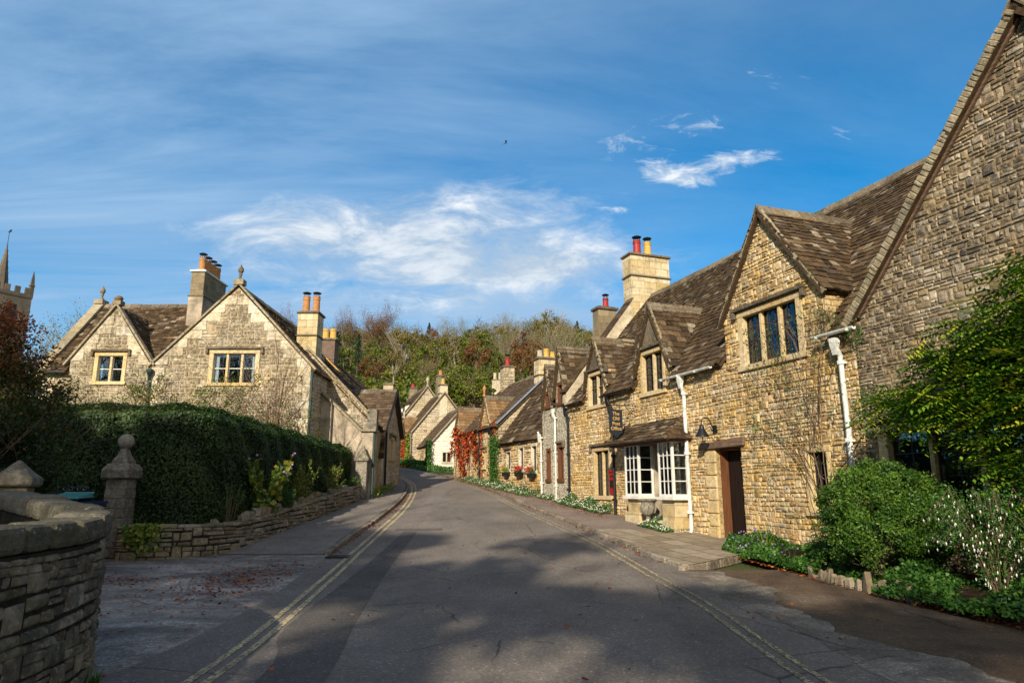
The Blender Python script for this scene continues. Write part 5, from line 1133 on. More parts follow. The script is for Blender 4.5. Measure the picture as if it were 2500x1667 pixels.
# berry shrub left
P, RN, cs = clumps(340, 260, (-9.75, 11.6, 2.55), (2.1, 1.6, 2.2), .36, low=-.9)
r = empty('berry_shrub', (-9.7, 11.6, g(11.6)), 0, 'dark overgrown shrub with red berries and tips at the left edge', 'shrub'); ro = np.array(r.location)
red = np.clip((P[:, 2]-2.2)/3+NR.normal(scale=.22, size=len(P)), 0, 1); leafmesh('foliage', P-ro, 'redshrub', .065, .5, parent=r, rnd=red)
m = MB(); 
for k in range(9): branches(m, (R.uniform(-.4, .4), R.uniform(-.3, .3), 0), (R.gauss(.1, .35), R.gauss(0, .3), 1), 2.0, .04, 3, .5, .2, 3)
m.build('stem', 'twig', r)
# sparse shrub in front of the left house and climbing rose
r = empty('bare_shrub', (-8.3, 23.5, g(23.5)), 0, 'leafless shrub with pale twigs in front of the large cottage corner', 'shrub')
m = MB()
for k in range(7): branches(m, (R.uniform(-.3, .3), R.uniform(-.3, .3), 1.2), (R.gauss(0, .35), R.gauss(0, .3), 1), 2.2, .035, 3, .45, .35, 3)
m.build('stem', 'twig', r)
r = empty('climbing_rose', (-10.5, 25.6, 1.1), 0, 'arching rose with few leaves and hips against the large cottage', 'rose'); m = MB(); tips = []
for q in ((.9, 0, 1.1), (-3.5, 0, 1.7), (-.5, 0, 2), (-6, 0, 1.6)):
    for k in range(3): branches(m, (q[0]+R.uniform(-.4, .4), 0, q[2]), (R.gauss(-.3, .9), R.gauss(0, .15), .8), 1.5, .03, 3, .6, .1, 3, tips=tips)
m.build('stem', 'twig', r); tp = np.array([t for t in tips]); P = np.repeat(tp, 9, 0)+NR.normal(scale=.09, size=(len(tp)*9, 3)); leafmesh('foliage', P, 'redshrub', .08, .6, parent=r, rnd=NR.uniform(.1, .7, len(P))); leafmesh('foliage', P+NR.normal(scale=.1, size=P.shape), 'yplant', .07, .6, parent=r, rnd=NR.uniform(0, .6, len(P)))
# border plants on the low wall
def plant(name, label, cat, x, y, hgt, rad_, n, mat, sz, asp=.6, fl=None, stems=10, z0=None, fn=30, group=None, upr=1.):
    z0 = g(y) if z0 is None else z0; r = empty(name, (x, y, z0), 0, label, cat, group); m = MB(); P = []; FP_ = []
    for k in range(stems):
        a = R.uniform(0, 2*PI); q = R.uniform(.2, 1)*rad_; hh = hgt*R.uniform(.6, 1.05); tip = V((q*math.cos(a), q*math.sin(a), hh)); pts = [V((q*.2*math.cos(a), q*.2*math.sin(a), 0)), tip*.5+V((0, 0, hh*.12)), tip]
        m.tube(pts, [.01, .008, .004], 4)
        for j in range(n//stems):
            t = R.uniform(.1, 1)**.8; p = pts[0].lerp(pts[1], t*2) if t < .5 else pts[1].lerp(pts[2], t*2-1); P.append(p+V((R.gauss(0, .05), R.gauss(0, .05), R.gauss(0, .03)))*(1.4-t))
        for j in range(fn//stems+1): FP_.append(tip+V((R.gauss(0, .05), R.gauss(0, .05), R.gauss(-.02, .06))))
    m.build('stem', 'twig', r); leafmesh('foliage', np.array([tuple(p) for p in P]), mat, sz, asp, parent=r)
    if fl: leafmesh('flower', np.array([tuple(p) for p in FP_]), fl[0], fl[1], .9, parent=r)
    return r
plant('spurge', 'spurge with bare stems and tufted green heads between hedge and low wall', 'plant', -6.5, 16.1, 1.15, .45, 500, 'gplant', .05, .35, stems=12, z0=.6)
plant('mallow', 'tall mallow with large lobed leaves and pale pink flowers on the low wall', 'plant', -6.3, 17.9, 2.1, .75, 520, 'yplant', .13, .95, ('petalv', .06), stems=14, z0=.6, fn=40)
plant('border_plant', 'bushy dark green plant spilling over the low wall beside the mallow', 'plant', -6.15, 19.3, .7, .5, 1400, 'gplant', .05, .6, stems=24, z0=1.0)
plant('golden_plant', 'upright golden-green plant in front of the hedge past the mallow', 'plant', -6.2, 20.8, 1.55, .55, 1200, 'yplant', .06, .6, stems=16, z0=.9)
plant('border_plant', 'mixed yellow-green plant near the far end of the low wall', 'plant', -6.1, 23.6, 1.2, .5, 900, 'yplant', .06, .5, stems=14, z0=1.2)
plant('border_plant', 'small bright green tuft where the low wall meets the corner house', 'plant', -6.05, 26, .6, .5, 1200, 'gplant', .05, .5, stems=20, z0=1.5)
pts = np.array([(-7.55+R.gauss(0, .16), 14.5-abs(R.gauss(0, .06)), .92-abs(R.gauss(0, .22))) for k in range(420)])
thing_leaves('trailing_plant', 'yellow-green plant trailing down the face of the low wall', 'plant', (-7.55, 14.5, .8), [('foliage', pts, 'yplant', .085, .9, dict(nrm=np.tile([0, -1, .3], (420, 1))))])
m = MB()
for k in range(70):   # rough stones along the wall top
    y = R.uniform(15.6, 27.5); x = float(np.interp(y, [15.2, 16.2, 19, 23.6, 28.2], [-6.45, -6.1, -6.0, -5.85, -5.9]))-R.uniform(.02, .32); z = .87+(y-15.2)/13*1.0-.03
    if y > 18.5 and R.random() < .4: continue
    s = R.uniform(.06, .13); a = R.uniform(0, 3); c_, s_ = math.cos(a), math.sin(a)
    q = [(dx*s*R.uniform(.8, 1.4), dy*s*R.uniform(.4, .8), dz*s*R.uniform(.9, 1.7)) for dz in (0, 1) for dx, dy in ((-1, -1), (1, -1), (1, 1), (-1, 1))]
    m.hexa([(x+p[0]*c_-p[1]*s_, y+p[0]*s_+p[1]*c_, z+p[2]) for p in q])
o = m.build('rubble_coping', 'rubmid', LWF[0], tuple(LWF[0].location)); 
# ------------------------------------------------------------------ right hand garden bed
BE = [(.75, -.75), (1.1, -1.12), (2.5, -1.3), (4.1, -1.48), (6, -1.8), (7.5, -2.0), (9.5, -2.25), (12, -2.5)]
be = lambda s: float(np.interp(s, [b[0] for b in BE], [b[1] for b in BE]))
m = MB()
for i in range(40):
    s0, s1 = .75+11.2*i/40, .75+11.2*(i+1)/40
    for j in range(5):
        q = []
        for (s, t) in ((s0, j/5), (s1, j/5), (s1, (j+1)/5), (s0, (j+1)/5)): x, y, z = WP(s, be(s)*(1-t)); q.append((x, y, z+.02+.22*min(1, t*3)))
        m.face(q[::-1]); 
        if m.v[-1]: pass
o = tag(m.build('flower_bed', 'soil'), kind='structure'); o.data.flip_normals() if o.data.polygons[0].normal.z < 0 else None
s_ = 4.0
while s_ < 6.4:
    w, ht = R.uniform(.05, .13), R.uniform(.12, .27); s_ += w+.01; x, y, z = WP(s_, be(s_)-.02+R.uniform(-.03, .03)); m = MB(); q = lambda a: R.uniform(1-a, 1+a)
    m.hexa([(-w*q(.1), -.06*q(.4), -.05), (w*q(.1), -.06*q(.4), -.05), (w, .06, -.05), (-w, .05, -.05), (-w*R.uniform(.35, .9), -.05*q(.5), ht*q(.2)), (w*R.uniform(.35, .9), -.05*q(.5), ht*q(.25)), (w*.6, .04, ht*q(.2)), (-w*.7, .04, ht*q(.2))]); s_ += w+R.uniform(0, .03)
    o = m.build('edging_stone', 'rubmid', bevel=.015); o.location = (x, y, z); o.rotation_euler = (R.uniform(-.2, .2), R.uniform(-.15, .15), RZ+R.uniform(-.4, .4)); tag(o, 'upright mossy edging stone in the row along the right flower bed', 'edging stone', 'edging stones of the flower bed')
def cover(n, s0, s1, f0, f1, hgt, sz, mat, seed=0):
    s = NR.uniform(s0, s1, n); t = NR.uniform(f0, f1, n); bed = np.array([be(q) for q in s]); d = bed*(1-t)
    hm = hgt*(.55+.45*np.sin(s*2.3+1)*np.sin(t*5+s))*np.clip((t-f0)*6+.25, 0, 1)
    P = np.array([WP(a, b) for a, b in zip(s, d)]); P[:, 2] += .05+hm*(1-.35*NR.uniform(0, 1, n)**2)+NR.normal(scale=.02, size=n); return P
P = np.vstack([cover(19000, .75, 4.3, -.05, .8, .42, .06, 0), cover(11000, 5.8, 10.5, -.13, .5, .5, .06, 0), cover(2600, 4.3, 5.9, .06, .6, .3, .06, 0)])
o = leafmesh('ground_cover', P, 'cover', .062, .95, up=1.1); tag(o, kind='stuff'); o['label'] = 'low geranium leaves covering the right flower bed'; o['category'] = 'ground cover'
Q = cover(60, .8, 3, .0, .6, .5, .06, 0); Q[:, 2] += .08; thing_leaves('geranium_flowers', 'small violet flowers scattered over the geraniums by the oak door', 'flowers', tuple(WP(1.5, -.9)), [('petal', np.repeat(Q, 4, 0)+NR.normal(scale=.012, size=(240, 3)), 'petalv', .03, .8, {})])
def bush(name, label, c, r, nc, per, cr, mat, sz, asp=.45, extra=None):
    base = (c[0], c[1], g(c[1])); rt = empty(name, base, 0, label, 'bush'); P, RN, cs = clumps(nc, per, c, r, cr, low=-.75); ex, _ = clumps(nc//3, 16, c, tuple(q*1.13 for q in r), cr*.45, low=-.5)[:2]; P = np.vstack([P, ex]); RN = np.concatenate([RN, NR.uniform(.5, 1, len(ex))]); keep = P[:, 2] > base[2]+.08; leafmesh('foliage', P[keep]-np.array(base), mat, sz, asp, parent=rt, rnd=RN[keep], up=.5)
    m = MB()
    for k in range(7): branches(m, (R.uniform(-.15, .15), R.uniform(-.15, .15), 0), (R.gauss(0, .5), R.gauss(0, .5), 1), r[2]*.6, .02, 2, .5, .2, 3)
    m.build('stem', 'twig', rt); return rt
bush('round_bush', 'large rounded green bush in front of the gabled house wall', WP(5.25, -1.0, 1.18), (1.0, 1.0, .92), 230, 260, .19, 'bush', .052)
bush('dark_bush', 'small dark leafy plant at the foot of the rounded bush', WP(4.0, -.75, .6), (.5, .4, .35), 40, 120, .15, 'cover', .06, .3)
# fuchsia
b = WP(7.15, -1.15); r = empty('fuchsia', b, 0, 'arching fuchsia hung with small white flowers right of the rounded bush', 'shrub'); m = MB(); P = []; Fq = []
for k in range(60):
    a = R.uniform(0, 2*PI); q = R.uniform(.25, .8); hh = R.uniform(.8, 1.7); pts = [V((0, 0, 0)), V((q*.4*math.cos(a), q*.4*math.sin(a), hh*.7)), V((q*.8*math.cos(a), q*.8*math.sin(a), hh)), V((q*1.15*math.cos(a), q*1.15*math.sin(a), hh*.82))]
    m.tube(pts, [.008, .006, .004, .003], 4)
    for j in range(150):
        t = R.uniform(.35, 3); i = min(int(t), 2); p = pts[i].lerp(pts[i+1], t-i); P.append(tuple(p+V((R.gauss(0, .06), R.gauss(0, .06), R.gauss(0, .05)))))
        if j < 6: Fq.append(tuple(p+V((R.gauss(0, .04), R.gauss(0, .04), -.06))))
m.build('stem', 'twig', r); leafmesh('foliage', np.array(P), 'gplant', .042, .45, parent=r)
m = MB()
for f in Fq: f = V(f); m.tube([f, f-Z*.02, f-Z*.045], [.004, .012, .003], 5, r=R.random())
m.build('flower', 'petalw', r)
# wisteria
r0 = WP(7.7, -.45); r = empty('wisteria', r0, 0, 'wisteria with twisted trunk and yellowing pinnate leaves over the dark window', 'climber'); P = []; RN = []
def wist_ok(s, z): return z < min(4.75, 2.9+(s-5.1)*.66+.18*math.sin(s*5)+.08*math.sin(s*13)) and z > np.interp(s, [5, 6.2, 6.8, 7.2, 7.6, 9], [2.72, 2.6, 2.4, 1.75, 1.15, .9])+.14*math.sin(s*7)+.07*math.sin(s*17) and R.random() < .55+.45*math.sin(s*4.1+z*5.3)*math.sin(z*3.7-s*2)+.2
k = 0
while k < 3800:
    s, z = R.uniform(5.1, 9.3), R.uniform(.9, 4.8)
    if not wist_ok(s, z): continue
    k += 1; c = V((s, R.uniform(-1.25, -.12)*(1 if z > 2.4 else .8), z)); ax = V((R.gauss(-.5, .5), R.gauss(-.5, .4), R.gauss(-.35, .35))).normalized(); sd = ax.cross(V((R.gauss(0, .3), R.gauss(0, .3), 1))).normalized(); ln = R.uniform(.26, .42); yel = R.random()**1.6
    for j in range(11):
        t = (j//2)/5.5; p = c+ax*ln*t+(sd*(.06 if j % 2 else -.06) if j < 10 else ax*.03); P.append((p, ax*.4+sd*(1 if j % 2 else -1), yel))
vs = []; fs = []; rs = []
m = MB()
for p, dr, yel in P:
    dr = dr.normalized(); w = dr.cross(Z).normalized()*.024; a = p-dr*.035; b = p+dr*.06
    q = [WP(*v) for v in (a, p+w, b-Z*.012, p-w)]; m.face([(x-r0[0], y-r0[1], z-r0[2]) for x, y, z in q], 0, min(1, max(0, yel+R.uniform(-.15, .15))))
m.build('foliage', 'wist', r)
m = MB()
for k in range(7):
    ph = k*.9; pts = [V((7.7+.1*math.sin(ph+t*.8)+t*.0-.02*t, -.45+.08*math.cos(ph+t*.9), .1+t*.33)) for t in range(8)]; pts = [V(WP(*p))-V(r0) for p in pts]; m.tube(pts, [.035-.002*i for i in range(8)], 6)
for k in range(34):
    e = V((R.uniform(5.3, 9), R.uniform(-1.2, -.2), R.uniform(2.6, 4.3))); a = V((7.6, -.4, 2.3)); mid = a.lerp(e, .5)+V((0, 0, .3)); m.tube([V(WP(*p))-V(r0) for p in (a, mid, e)], [.025, .015, .006], 5)
m.build('trunk', 'twig', r)
# climbing rose on the cottage with the oak door
r0 = WP(3.0, -.1, .5); r = empty('climbing_rose', r0, 0, 'sparse climbing rose with bare reddish stems trained up the wall beside the white downpipe', 'rose'); m = MB(); tips = []; seg = []
def wb(s, z, ds, dz, L, rr, dep):
    p = V((s, R.uniform(-.25, -.07), z)); pts = [p]; n_ = 4
    for i in range(n_):
        ds += R.gauss(0, .18); dz += R.gauss(0, .12); l = math.hypot(ds, dz); p = V((min(4.3, max(1.2, p.x+ds/l*L/n_)), min(-.06, max(-.3, p.y+R.gauss(-.01, .05))), min(p.z+dz/l*L/n_, 5.35-max(0, p.x-3.3)*.7-R.uniform(0, .25)))); pts.append(p)
        if R.random() < .5: tips.append(p)
    m.tube([V(WP(*q))-V(r0) for q in pts], [rr*(1-.5*i/n_) for i in range(n_+1)], 5, caps=False)
    if dep:
        for k in range(3): q = pts[R.randint(1, n_)]; wb(q.x, q.z, ds+R.gauss(0, .7), dz+R.gauss(0, .4), L*.62, rr*.55, dep-1)
for (s, z, ds, dz, L_) in ((3.2, .5, -.1, 1, 1.9), (3.1, .5, .15, 1, 2.2), (3.35, 1.3, -.6, 1, 2.2), (3.3, 1.5, .3, 1, 2.6), (3.2, 1.6, -.1, 1, 3.2), (3.2, 1.8, -1, .5, 1.8), (3.3, 1.7, .7, .8, 1.8), (3.2, 3, 0, 1, 2.4), (3.15, 3, .1, 1, 2.6), (3.2, 2.4, -.7, .6, 1.6)): wb(s, z, ds, dz, L_, .011, 3)
m.build('stem', 'twig', r); tp = np.array([tuple(V(WP(*t))-V(r0)) for t in tips]); P = np.repeat(tp, 3, 0)+NR.normal(scale=.05, size=(len(tp)*3, 3)); leafmesh('foliage', P[NR.uniform(size=len(P)) < .55], 'gplant', .055, .6, parent=r)
# strap-leaved plant
def straps(name, label, loc, n, ln, mat, cat='plant', w=.018):
    r = empty(name, loc, 0, label, cat); m = MB()
    for k in range(n):
        a = R.uniform(0, 2*PI); l = ln*R.uniform(.6, 1.1); o_ = R.uniform(.3, .9); rr = R.random(); pr = []
        for i in range(6):
            t = i/5; x = l*o_*t; z = l*(t*1.1-t*t*.75*o_); pr.append((V((math.cos(a)*x, math.sin(a)*x, z)), w*(1-t*.8)))
        sd = V((-math.sin(a), math.cos(a), 0))
        for i in range(5): (p, u), (q, v) = pr[i], pr[i+1]; m.face([p-sd*u, p+sd*u, q+sd*v, q-sd*v], 0, rr)
    m.build('foliage', mat, r); return r
straps('strap_leaved_plant', 'clump of yellow-tipped strap leaves against the wall between door and low window', WP(2.0, -.75), 60, .85, 'yplant')
straps('grass_tuft', 'tuft of long grass at the flower bed edge below the strap-leaved plant', WP(3.3, -1.25), 60, .42, 'gplant', 'grass', .009)
straps('grass_tuft', 'pale long grass leaning over the flower bed at the far right', WP(8.2, -1.9), 50, .55, 'yplant', 'grass', .009)
straps('grass_tuft', 'small grass tuft at the foot of the left foreground wall', (-3.48, 6.15, .02), 60, .2, 'grass', 'grass', .007)
# daisies at the foot of the row
def daisy(label, s0, s1, dd, hgt, n, fl=True, base=None, name='daisy_clump'):
    s = NR.uniform(s0, s1, n); d = -NR.uniform(0.02, dd, n)-.02; x = [WP(a, b) for a, b in zip(s, d)]; P = np.array(x); t = 1-((-d)/dd)**2*.7; e = np.clip(np.minimum(s-s0, s1-s)/.25, .25, 1)
    P[:, 2] += .1+hgt*t*e*(.7+.3*np.sin(s*4))*NR.uniform(.35, 1, n); b = WP((s0+s1)/2, -dd/2); parts = [('foliage', P, 'gplant', .05, .6, {})]
    if fl: k = P[NR.uniform(size=n) < .13].copy(); k[:, 2] += .04; parts.append(('flower', k, 'petalw', .034, .9, {}))
    return thing_leaves(name, label, 'flowers', b, parts)
daisy('white daisies along the post office wall below the leaded window', -9.3, -5.9, .55, .42, 5200); daisy('leafy geranium clump at the foot of the stone urn', -3.1, -1.7, .55+.3, .3, 2600); 
daisy('daisies at the foot of the pebbledash cottage near the black downpipe', -10.2, -9.4, .4, .3, 900); daisy('daisies beside the white downpipe of the pebbledash cottage', -11.9, -10.7, .4, .3, 900); daisy('long green verge of daisies below the flower boxes', -18.2, -12.0, .7, .35, 5200); daisy('green verge in front of the far gabled cottage', -22.5, -18.4, .7, .3, 2400)
# creeper
n = 4200; s = NR.uniform(-26.2, -20.9, n); z = NR.uniform(2.2, 5.2, n); ok = (NR.uniform(size=n) < .55+.45*np.sin(s*4+z*3)) & (z > 3.1+.8*np.sin(s*2.2)+.5*(s+23)**2*.25-.4) & (z < 4.75+.9*np.exp(-((s+24.9)/.6)**2)); s, z = s[ok], z[ok]; d = -NR.uniform(.03, .28, len(s))
P = np.array([WP(a, b, c_) for a, b, c_ in zip(s, d, z)]); b0 = WP(-23.5, -.1, 2)
r = thing_leaves('red_creeper', 'bright red Virginia creeper covering the upper wall of the creeper cottage', 'climber', b0, [('foliage', P, 'ivy', .15, .8, dict(nrm=np.tile([CY[0]*-1, CY[1]*-1, 0], (len(P), 1))))])
m = MB(); [m.tube([V(WP(q, -.05, 2.3))-V(b0), V(WP(q+.2, -.06, 3.4))-V(b0), V(WP(q-.3, -.06, 4.6))-V(b0)], .03, 5) for q in (-25.4, -24, -22.6)]; m.build('stem', 'twig', r)
n = 900; s = NR.uniform(-20.6, -17.9, n); z = NR.uniform(2.2, 4.9, n); P = np.array([WP(a, -.08, c_) for a, c_ in zip(s, z)]); thing_leaves('thin_creeper', 'thin red creeper strands on the far gabled cottage', 'climber', WP(-19, -.1, 2), [('foliage', P[(np.sin(s*3)+NR.normal(scale=.4, size=n)) > .3], 'ivy', .11, .9, {})])
n = 1500; s = -17.9+NR.normal(scale=.35, size=n); z = NR.uniform(1.8, 4.1, n); P = np.array([WP(a, -.1-abs(R.gauss(0, .1)), c_) for a, c_ in zip(s, z)]); thing_leaves('climber', 'dark green climber on the quoin between low cottage and far cottage', 'climber', WP(-17.9, -.1, 1.7), [('foliage', P, 'gplant', .09, .7, {})])
for (C, s0, s1, zz0, zz1, mt, lab, sz) in (((-8, 55), -5.8, -3.4, 3.3, 7, 'yplant', 'yellow-green climber on the far end of the stone cottage', .2), ((-8, 55), -3.3, -1.2, 3.3, 6.1, 'ivy', 'red climber beside the yellow climber on the stone cottage', .16), ((-8, 55), -1.1, -.2, 3.3, 6, 'yplant', 'narrow lime climber near the pipe of the stone cottage', .15), ((-6, 51), -.4, .5, 3.1, 5.1, 'gplant', 'green climber on the corner of the whitewashed cottage', .14)):
    n = 900; s = NR.uniform(s0, s1, n); z = zz0+(zz1-zz0)*NR.uniform(0, 1, n)**1.4; d = -NR.uniform(.02, .35, n); P = np.stack([C[0]+CX[0]*s+CY[0]*d, C[1]+CX[1]*s+CY[1]*d, z], 1)
    thing_leaves('climber', lab, 'climber', (C[0]+CX[0]*(s0+s1)/2, C[1]+CX[1]*(s0+s1)/2, zz0), [('foliage', P, mt, sz, .8, {})])
P = []
for C, a, b in (((-6, 51), -5.3, 3.0), ((-8, 55), -6, 0)):
    for k in range(1400): s = R.uniform(a, b if b < .1 else 0); d = -R.uniform(.05, 1.0); x, y = C[0]+CX[0]*s+CY[0]*d, C[1]+CX[1]*s+CY[1]*d; P.append((x, y, g(y)+R.uniform(.1, .5)))
for k in range(700): y = R.uniform(46, 51); x = -5.2-(y-46)*.5+R.uniform(.2, 2); P.append((x, y, g(y)+R.uniform(.05, .3)))
tag(leafmesh('verge_plants', np.array(P), 'gplant', .16, .6), 'low green verge plants where the road bends past the far cottages', 'ground cover', kind='stuff')
P = [(-5.45+R.gauss(0, .12), R.uniform(27.6, 31.5), 0) for k in range(500)]; P = [(x, y, g(y)+.1+R.uniform(0, .35)) for x, y, z in P]; tag(leafmesh('wall_foot_plants', np.array(P), 'yplant', .08, .6), 'small lime plants at the foot of the corner house', 'ground cover', kind='stuff')
# fallen leaves
def fallen(n, f, sz=.07):
    P = []
    while len(P) < n:
        q = f()
        if q is not None: P.append(q)
    return P
A_ = fallen(500, lambda: (lambda y: (float(np.interp(y, [p[1] for p in kl], [p[0] for p in kl]))+abs(R.gauss(.05, .08)), y, g(y)+.012))(R.uniform(15.5, 30)))
A_ += fallen(650, lambda: (lambda x, y: (x, y, g(y)+.012) if x < -3.9 else None)(R.gauss(-4.6, .55), R.gauss(12.2, 1.0)))
A_ += fallen(160, lambda: (lambda x, y: (x, y, g(y)+.012))(R.gauss(-6.9, .5), R.gauss(12.2, .3))) + fallen(220, lambda: (R.uniform(-9, -3.6), R.uniform(6, 15), .02) if R.random() < 1 else None)
A_ += fallen(420, lambda: (lambda y: (float(np.interp(y, [p[1] for p in kr], [p[0] for p in kr]))-abs(R.gauss(.0, .08)), y, g(y)+.012))(R.uniform(14, 42)))
A_ += fallen(900, lambda: (lambda s: (lambda w: (w[0], w[1], w[2]+.125))(WP(s, -abs(R.gauss(.75, .18)))))(R.uniform(-25, -5)))
A_ += fallen(500, lambda: (lambda s: (lambda w: (w[0], w[1], w[2]+.02))(WP(s, be(s)-abs(R.gauss(.03, .07)))))(R.uniform(1, 11)))
A_ += fallen(170, lambda: (R.uniform(-2.5, 6), R.uniform(6, 20), .01)); A_ = [(x, y, max(z, g(y)+.012)) for x, y, z in A_]
n = len(A_); tag(leafmesh('fallen_leaves', np.array(A_), 'fallen', .06, .75, nrm=np.tile([0, 0, 1.], (n, 1)), up=1.2), 'red and brown leaves fallen along kerbs, forecourt and flower bed', 'fallen leaves', kind='stuff')
# ------------------------------------------------------------------ street things on the right
def rooted(name, label, cat, loc, rz=RZ, group=None): return empty(name, loc, rz, label, cat, group)
# hanging sign (local x = along the wall, y = into the wall)
r = rooted('hanging_sign', 'dark hanging board reading The Old Post Office on an iron bracket', 'sign', WP(-4.35, -.0, 3.2))
m = MB(); d0, d1 = -.95, -.51; pl = [(d0, .1), ((d0+d1)/2-.1, .02), ((d0+d1)/2, -.06), ((d0+d1)/2+.1, .02), (d1, .1), (d1, .78), (d0, .78)]
for x, q in ((.02, 1), (-.02, -1)): P = [(x, a, b) for a, b in pl]; m.face(P if q > 0 else P[::-1])
for i in range(len(pl)): a, b = pl[i], pl[(i+1) % len(pl)]; m.face([(.02, *a), (-.02, *a), (-.02, *b), (.02, *b)])
bd = m.build('board', 'sign', r)
def text(body, size, loc, rot, par, mat, name='lettering', ext=.003):
    cu = bpy.data.curves.new(name, 'FONT'); cu.body = body; cu.size = size; cu.align_x = 'CENTER'; cu.extrude = ext
    o = bpy.data.objects.new(name+'_c', cu); col.objects.link(o); bpy.context.view_layer.update()
    me = bpy.data.meshes.new_from_object(o.evaluated_get(bpy.context.evaluated_depsgraph_get())); bpy.data.objects.remove(o); me.name = name
    me.materials.clear(); me.materials.append(M[mat]); q = bpy.data.objects.new(name, me); col.objects.link(q); q.parent = par; q.location = loc; q.rotation_euler = rot; return q
for k, t in enumerate(('The', 'Old', 'Post', 'Office')): text(t, .15, (.024, -.73, .61-k*.15), (PI/2, 0, PI/2), bd, 'gold')
m = MB(); m.tube([(0, .02, .92), (0, -1.15, .92)], .014, 6); m.tube([(0, .02, 1.25), (0, .02, .55)], .016, 6); m.tube([(0, 0, .6), (0, -.25, .72), (0, -.4, .92)], .01, 5); m.tube([(0, -.1, .92), (0, -.2, 1.04), (0, -.35, 1.0), (0, -.45, .92)], .01, 5)
for y in (-.88, -.58): m.tube([(0, y, .92), (0, y, .76)], .008, 5)
m.lathe((0, .02, 1.24), [(.02, 0), (.035, .03), (.005, .1)], 8); m.build('bracket', 'iron', r)
r = rooted('wall_lantern', 'small black lantern on the wall between hanging sign and canopy', 'lantern', WP(-5.15, 0, 3.1))
m = MB(); m.tube([(0, 0, .3), (0, -.2, .36), (0, -.25, .28)], .012, 6); m.lathe((0, -.25, 0), [(.03, -.05), (.07, 0), (.075, .02)], 6); m.lathe((0, -.25, .22), [(.13, 0), (.1, .05), (.03, .1), (.01, .16)], 6)
for a in range(6): m.tube([(.075*math.cos(a*PI/3), -.25+.075*math.sin(a*PI/3), .02), (.11*math.cos(a*PI/3), -.25+.11*math.sin(a*PI/3), .22)], .007, 4)
m.build('lantern_frame', 'iron', r); m = MB(); m.lathe((0, -.25, .02), [(.068, 0), (.1, .2)], 6); m.build('pane', 'glass', r)
r = rooted('wall_lamp', 'black barn lamp on a swan-neck bracket above the timber door lintel', 'lamp', WP(-.45, 0, 2.9))
m = MB(); m.lathe((0, -.42, 0), [(.17, 0), (.165, .02), (.07, .2), (.055, .27), (.02, .3)], 18); m.build('lamp_shade', 'iron', r, smooth=False)
m = MB(); m.tube([(0, -.42, .28), (0, -.42, .4), (0, -.36, .47), (0, -.26, .48), (0, -.17, .42), (0, -.13, .3), (0, -.08, .2), (0, 0, .2)], .014, 8); m.box(-.07, .07, -.05, 0, .1, .3); m.build('bracket', 'iron', r)
r = rooted('wall_post_box', 'narrow red post box set in the wall right of the leaded window', 'post box', WP(-5.98, 0, 1.45)); m = MB(); m.box(-.16, .16, -.08, .05, 0, .72); m.box(-.17, .17, -.11, -.0, .7, .76); m.build('box', 'redpaint', r, bevel=.015)
m = MB(); m.box(-.11, .11, -.09, -.07, .55, .59); m.box(-.1, .1, -.087, -.079, .2, .45); m.build('slot', 'iron', r)
r = rooted('stone_urn', 'carved grey stone urn on a pedestal between the two bay windows', 'urn', WP(-2.98, -.55, g(20)+.02)); r.location.z = WP(-2.98, -.5)[2]+.1
m = MB(); m.box(-.17, .17, -.17, .17, 0, .07); m.lathe((0, 0, .07), [(.13, 0), (.09, .04), (.06, .12), (.07, .17), (.16, .24), (.2, .33), (.21, .42), (.19, .52), (.2, .56), (.26, .6), (.27, .63), (.25, .65), (.2, .65)], 20)
for a in range(10): q = a*PI/5; m.tube([(.19*math.cos(q), .19*math.sin(q), .34), (.225*math.cos(q+.1), .225*math.sin(q+.1), .44), (.21*math.cos(q+.25), .21*math.sin(q+.25), .53)], .016, 5)
m.build('urn', 'greyst', r, smooth=False)
FBX = [(-12.92, 2.28, 'flower box with red and green plants under the right window of the low cottage'), (-14.47, 2.36, 'flower box full of crimson flowers under the middle window'), (-16.17, 2.4, 'small flower box with yellow-green plants under the left window of the low cottage')]
for i, (s, z, lab) in enumerate(FBX):
    r = rooted('flower_box', lab, 'flower box', WP(s, -.12, z-.22), group='flower boxes'); m = MB(); m.hexa([(-.3, -.1, 0), (.3, -.1, 0), (.3, .06, 0), (-.3, .06, 0), (-.33, -.13, .18), (.33, -.13, .18), (.33, .06, .18), (-.33, .06, .18)]); m.build('box', 'iron', r, bevel=.01)
    P = np.stack([NR.uniform(-.3, .3, 220), NR.uniform(-.14, .05, 220), NR.uniform(.17, .4, 220)], 1); leafmesh('foliage', P, 'yplant' if i == 2 else 'gplant', .06, .6, parent=r)
    if i < 2: P = np.stack([NR.uniform(-.3, .3 if i else 0, 200), NR.uniform(-.16, .05, 200), NR.uniform(.24, .46, 200)], 1); leafmesh('flower', P, 'petalr', .055, .9, parent=r)
r = rooted('planter', 'white tapered planter with a clipped round shrub by the creeper cottage door', 'planter', (-2.62, 39.9, g(39.9)+.1), 0); m = MB(); m.lathe((0, 0, 0), [(.15, 0), (.25, .62), (.27, .66), (.24, .66)], 16); m.build('pot', 'white', r); P, _ = ball(500, (0, 0, 1.25), (.26,)*3, .2); leafmesh('foliage', P, 'yplant', .06, .6, parent=r, rnd=NR.uniform(0, .6, 500)); P, _ = ball(160, (0, 0, .72), (.22, .22, .1), .3); leafmesh('foliage', P, 'yplant', .06, .6, parent=r); m = MB(); m.tube([(0, 0, .6), (0, 0, 1.2)], .02, 6); m.build('stem', 'twig', r)
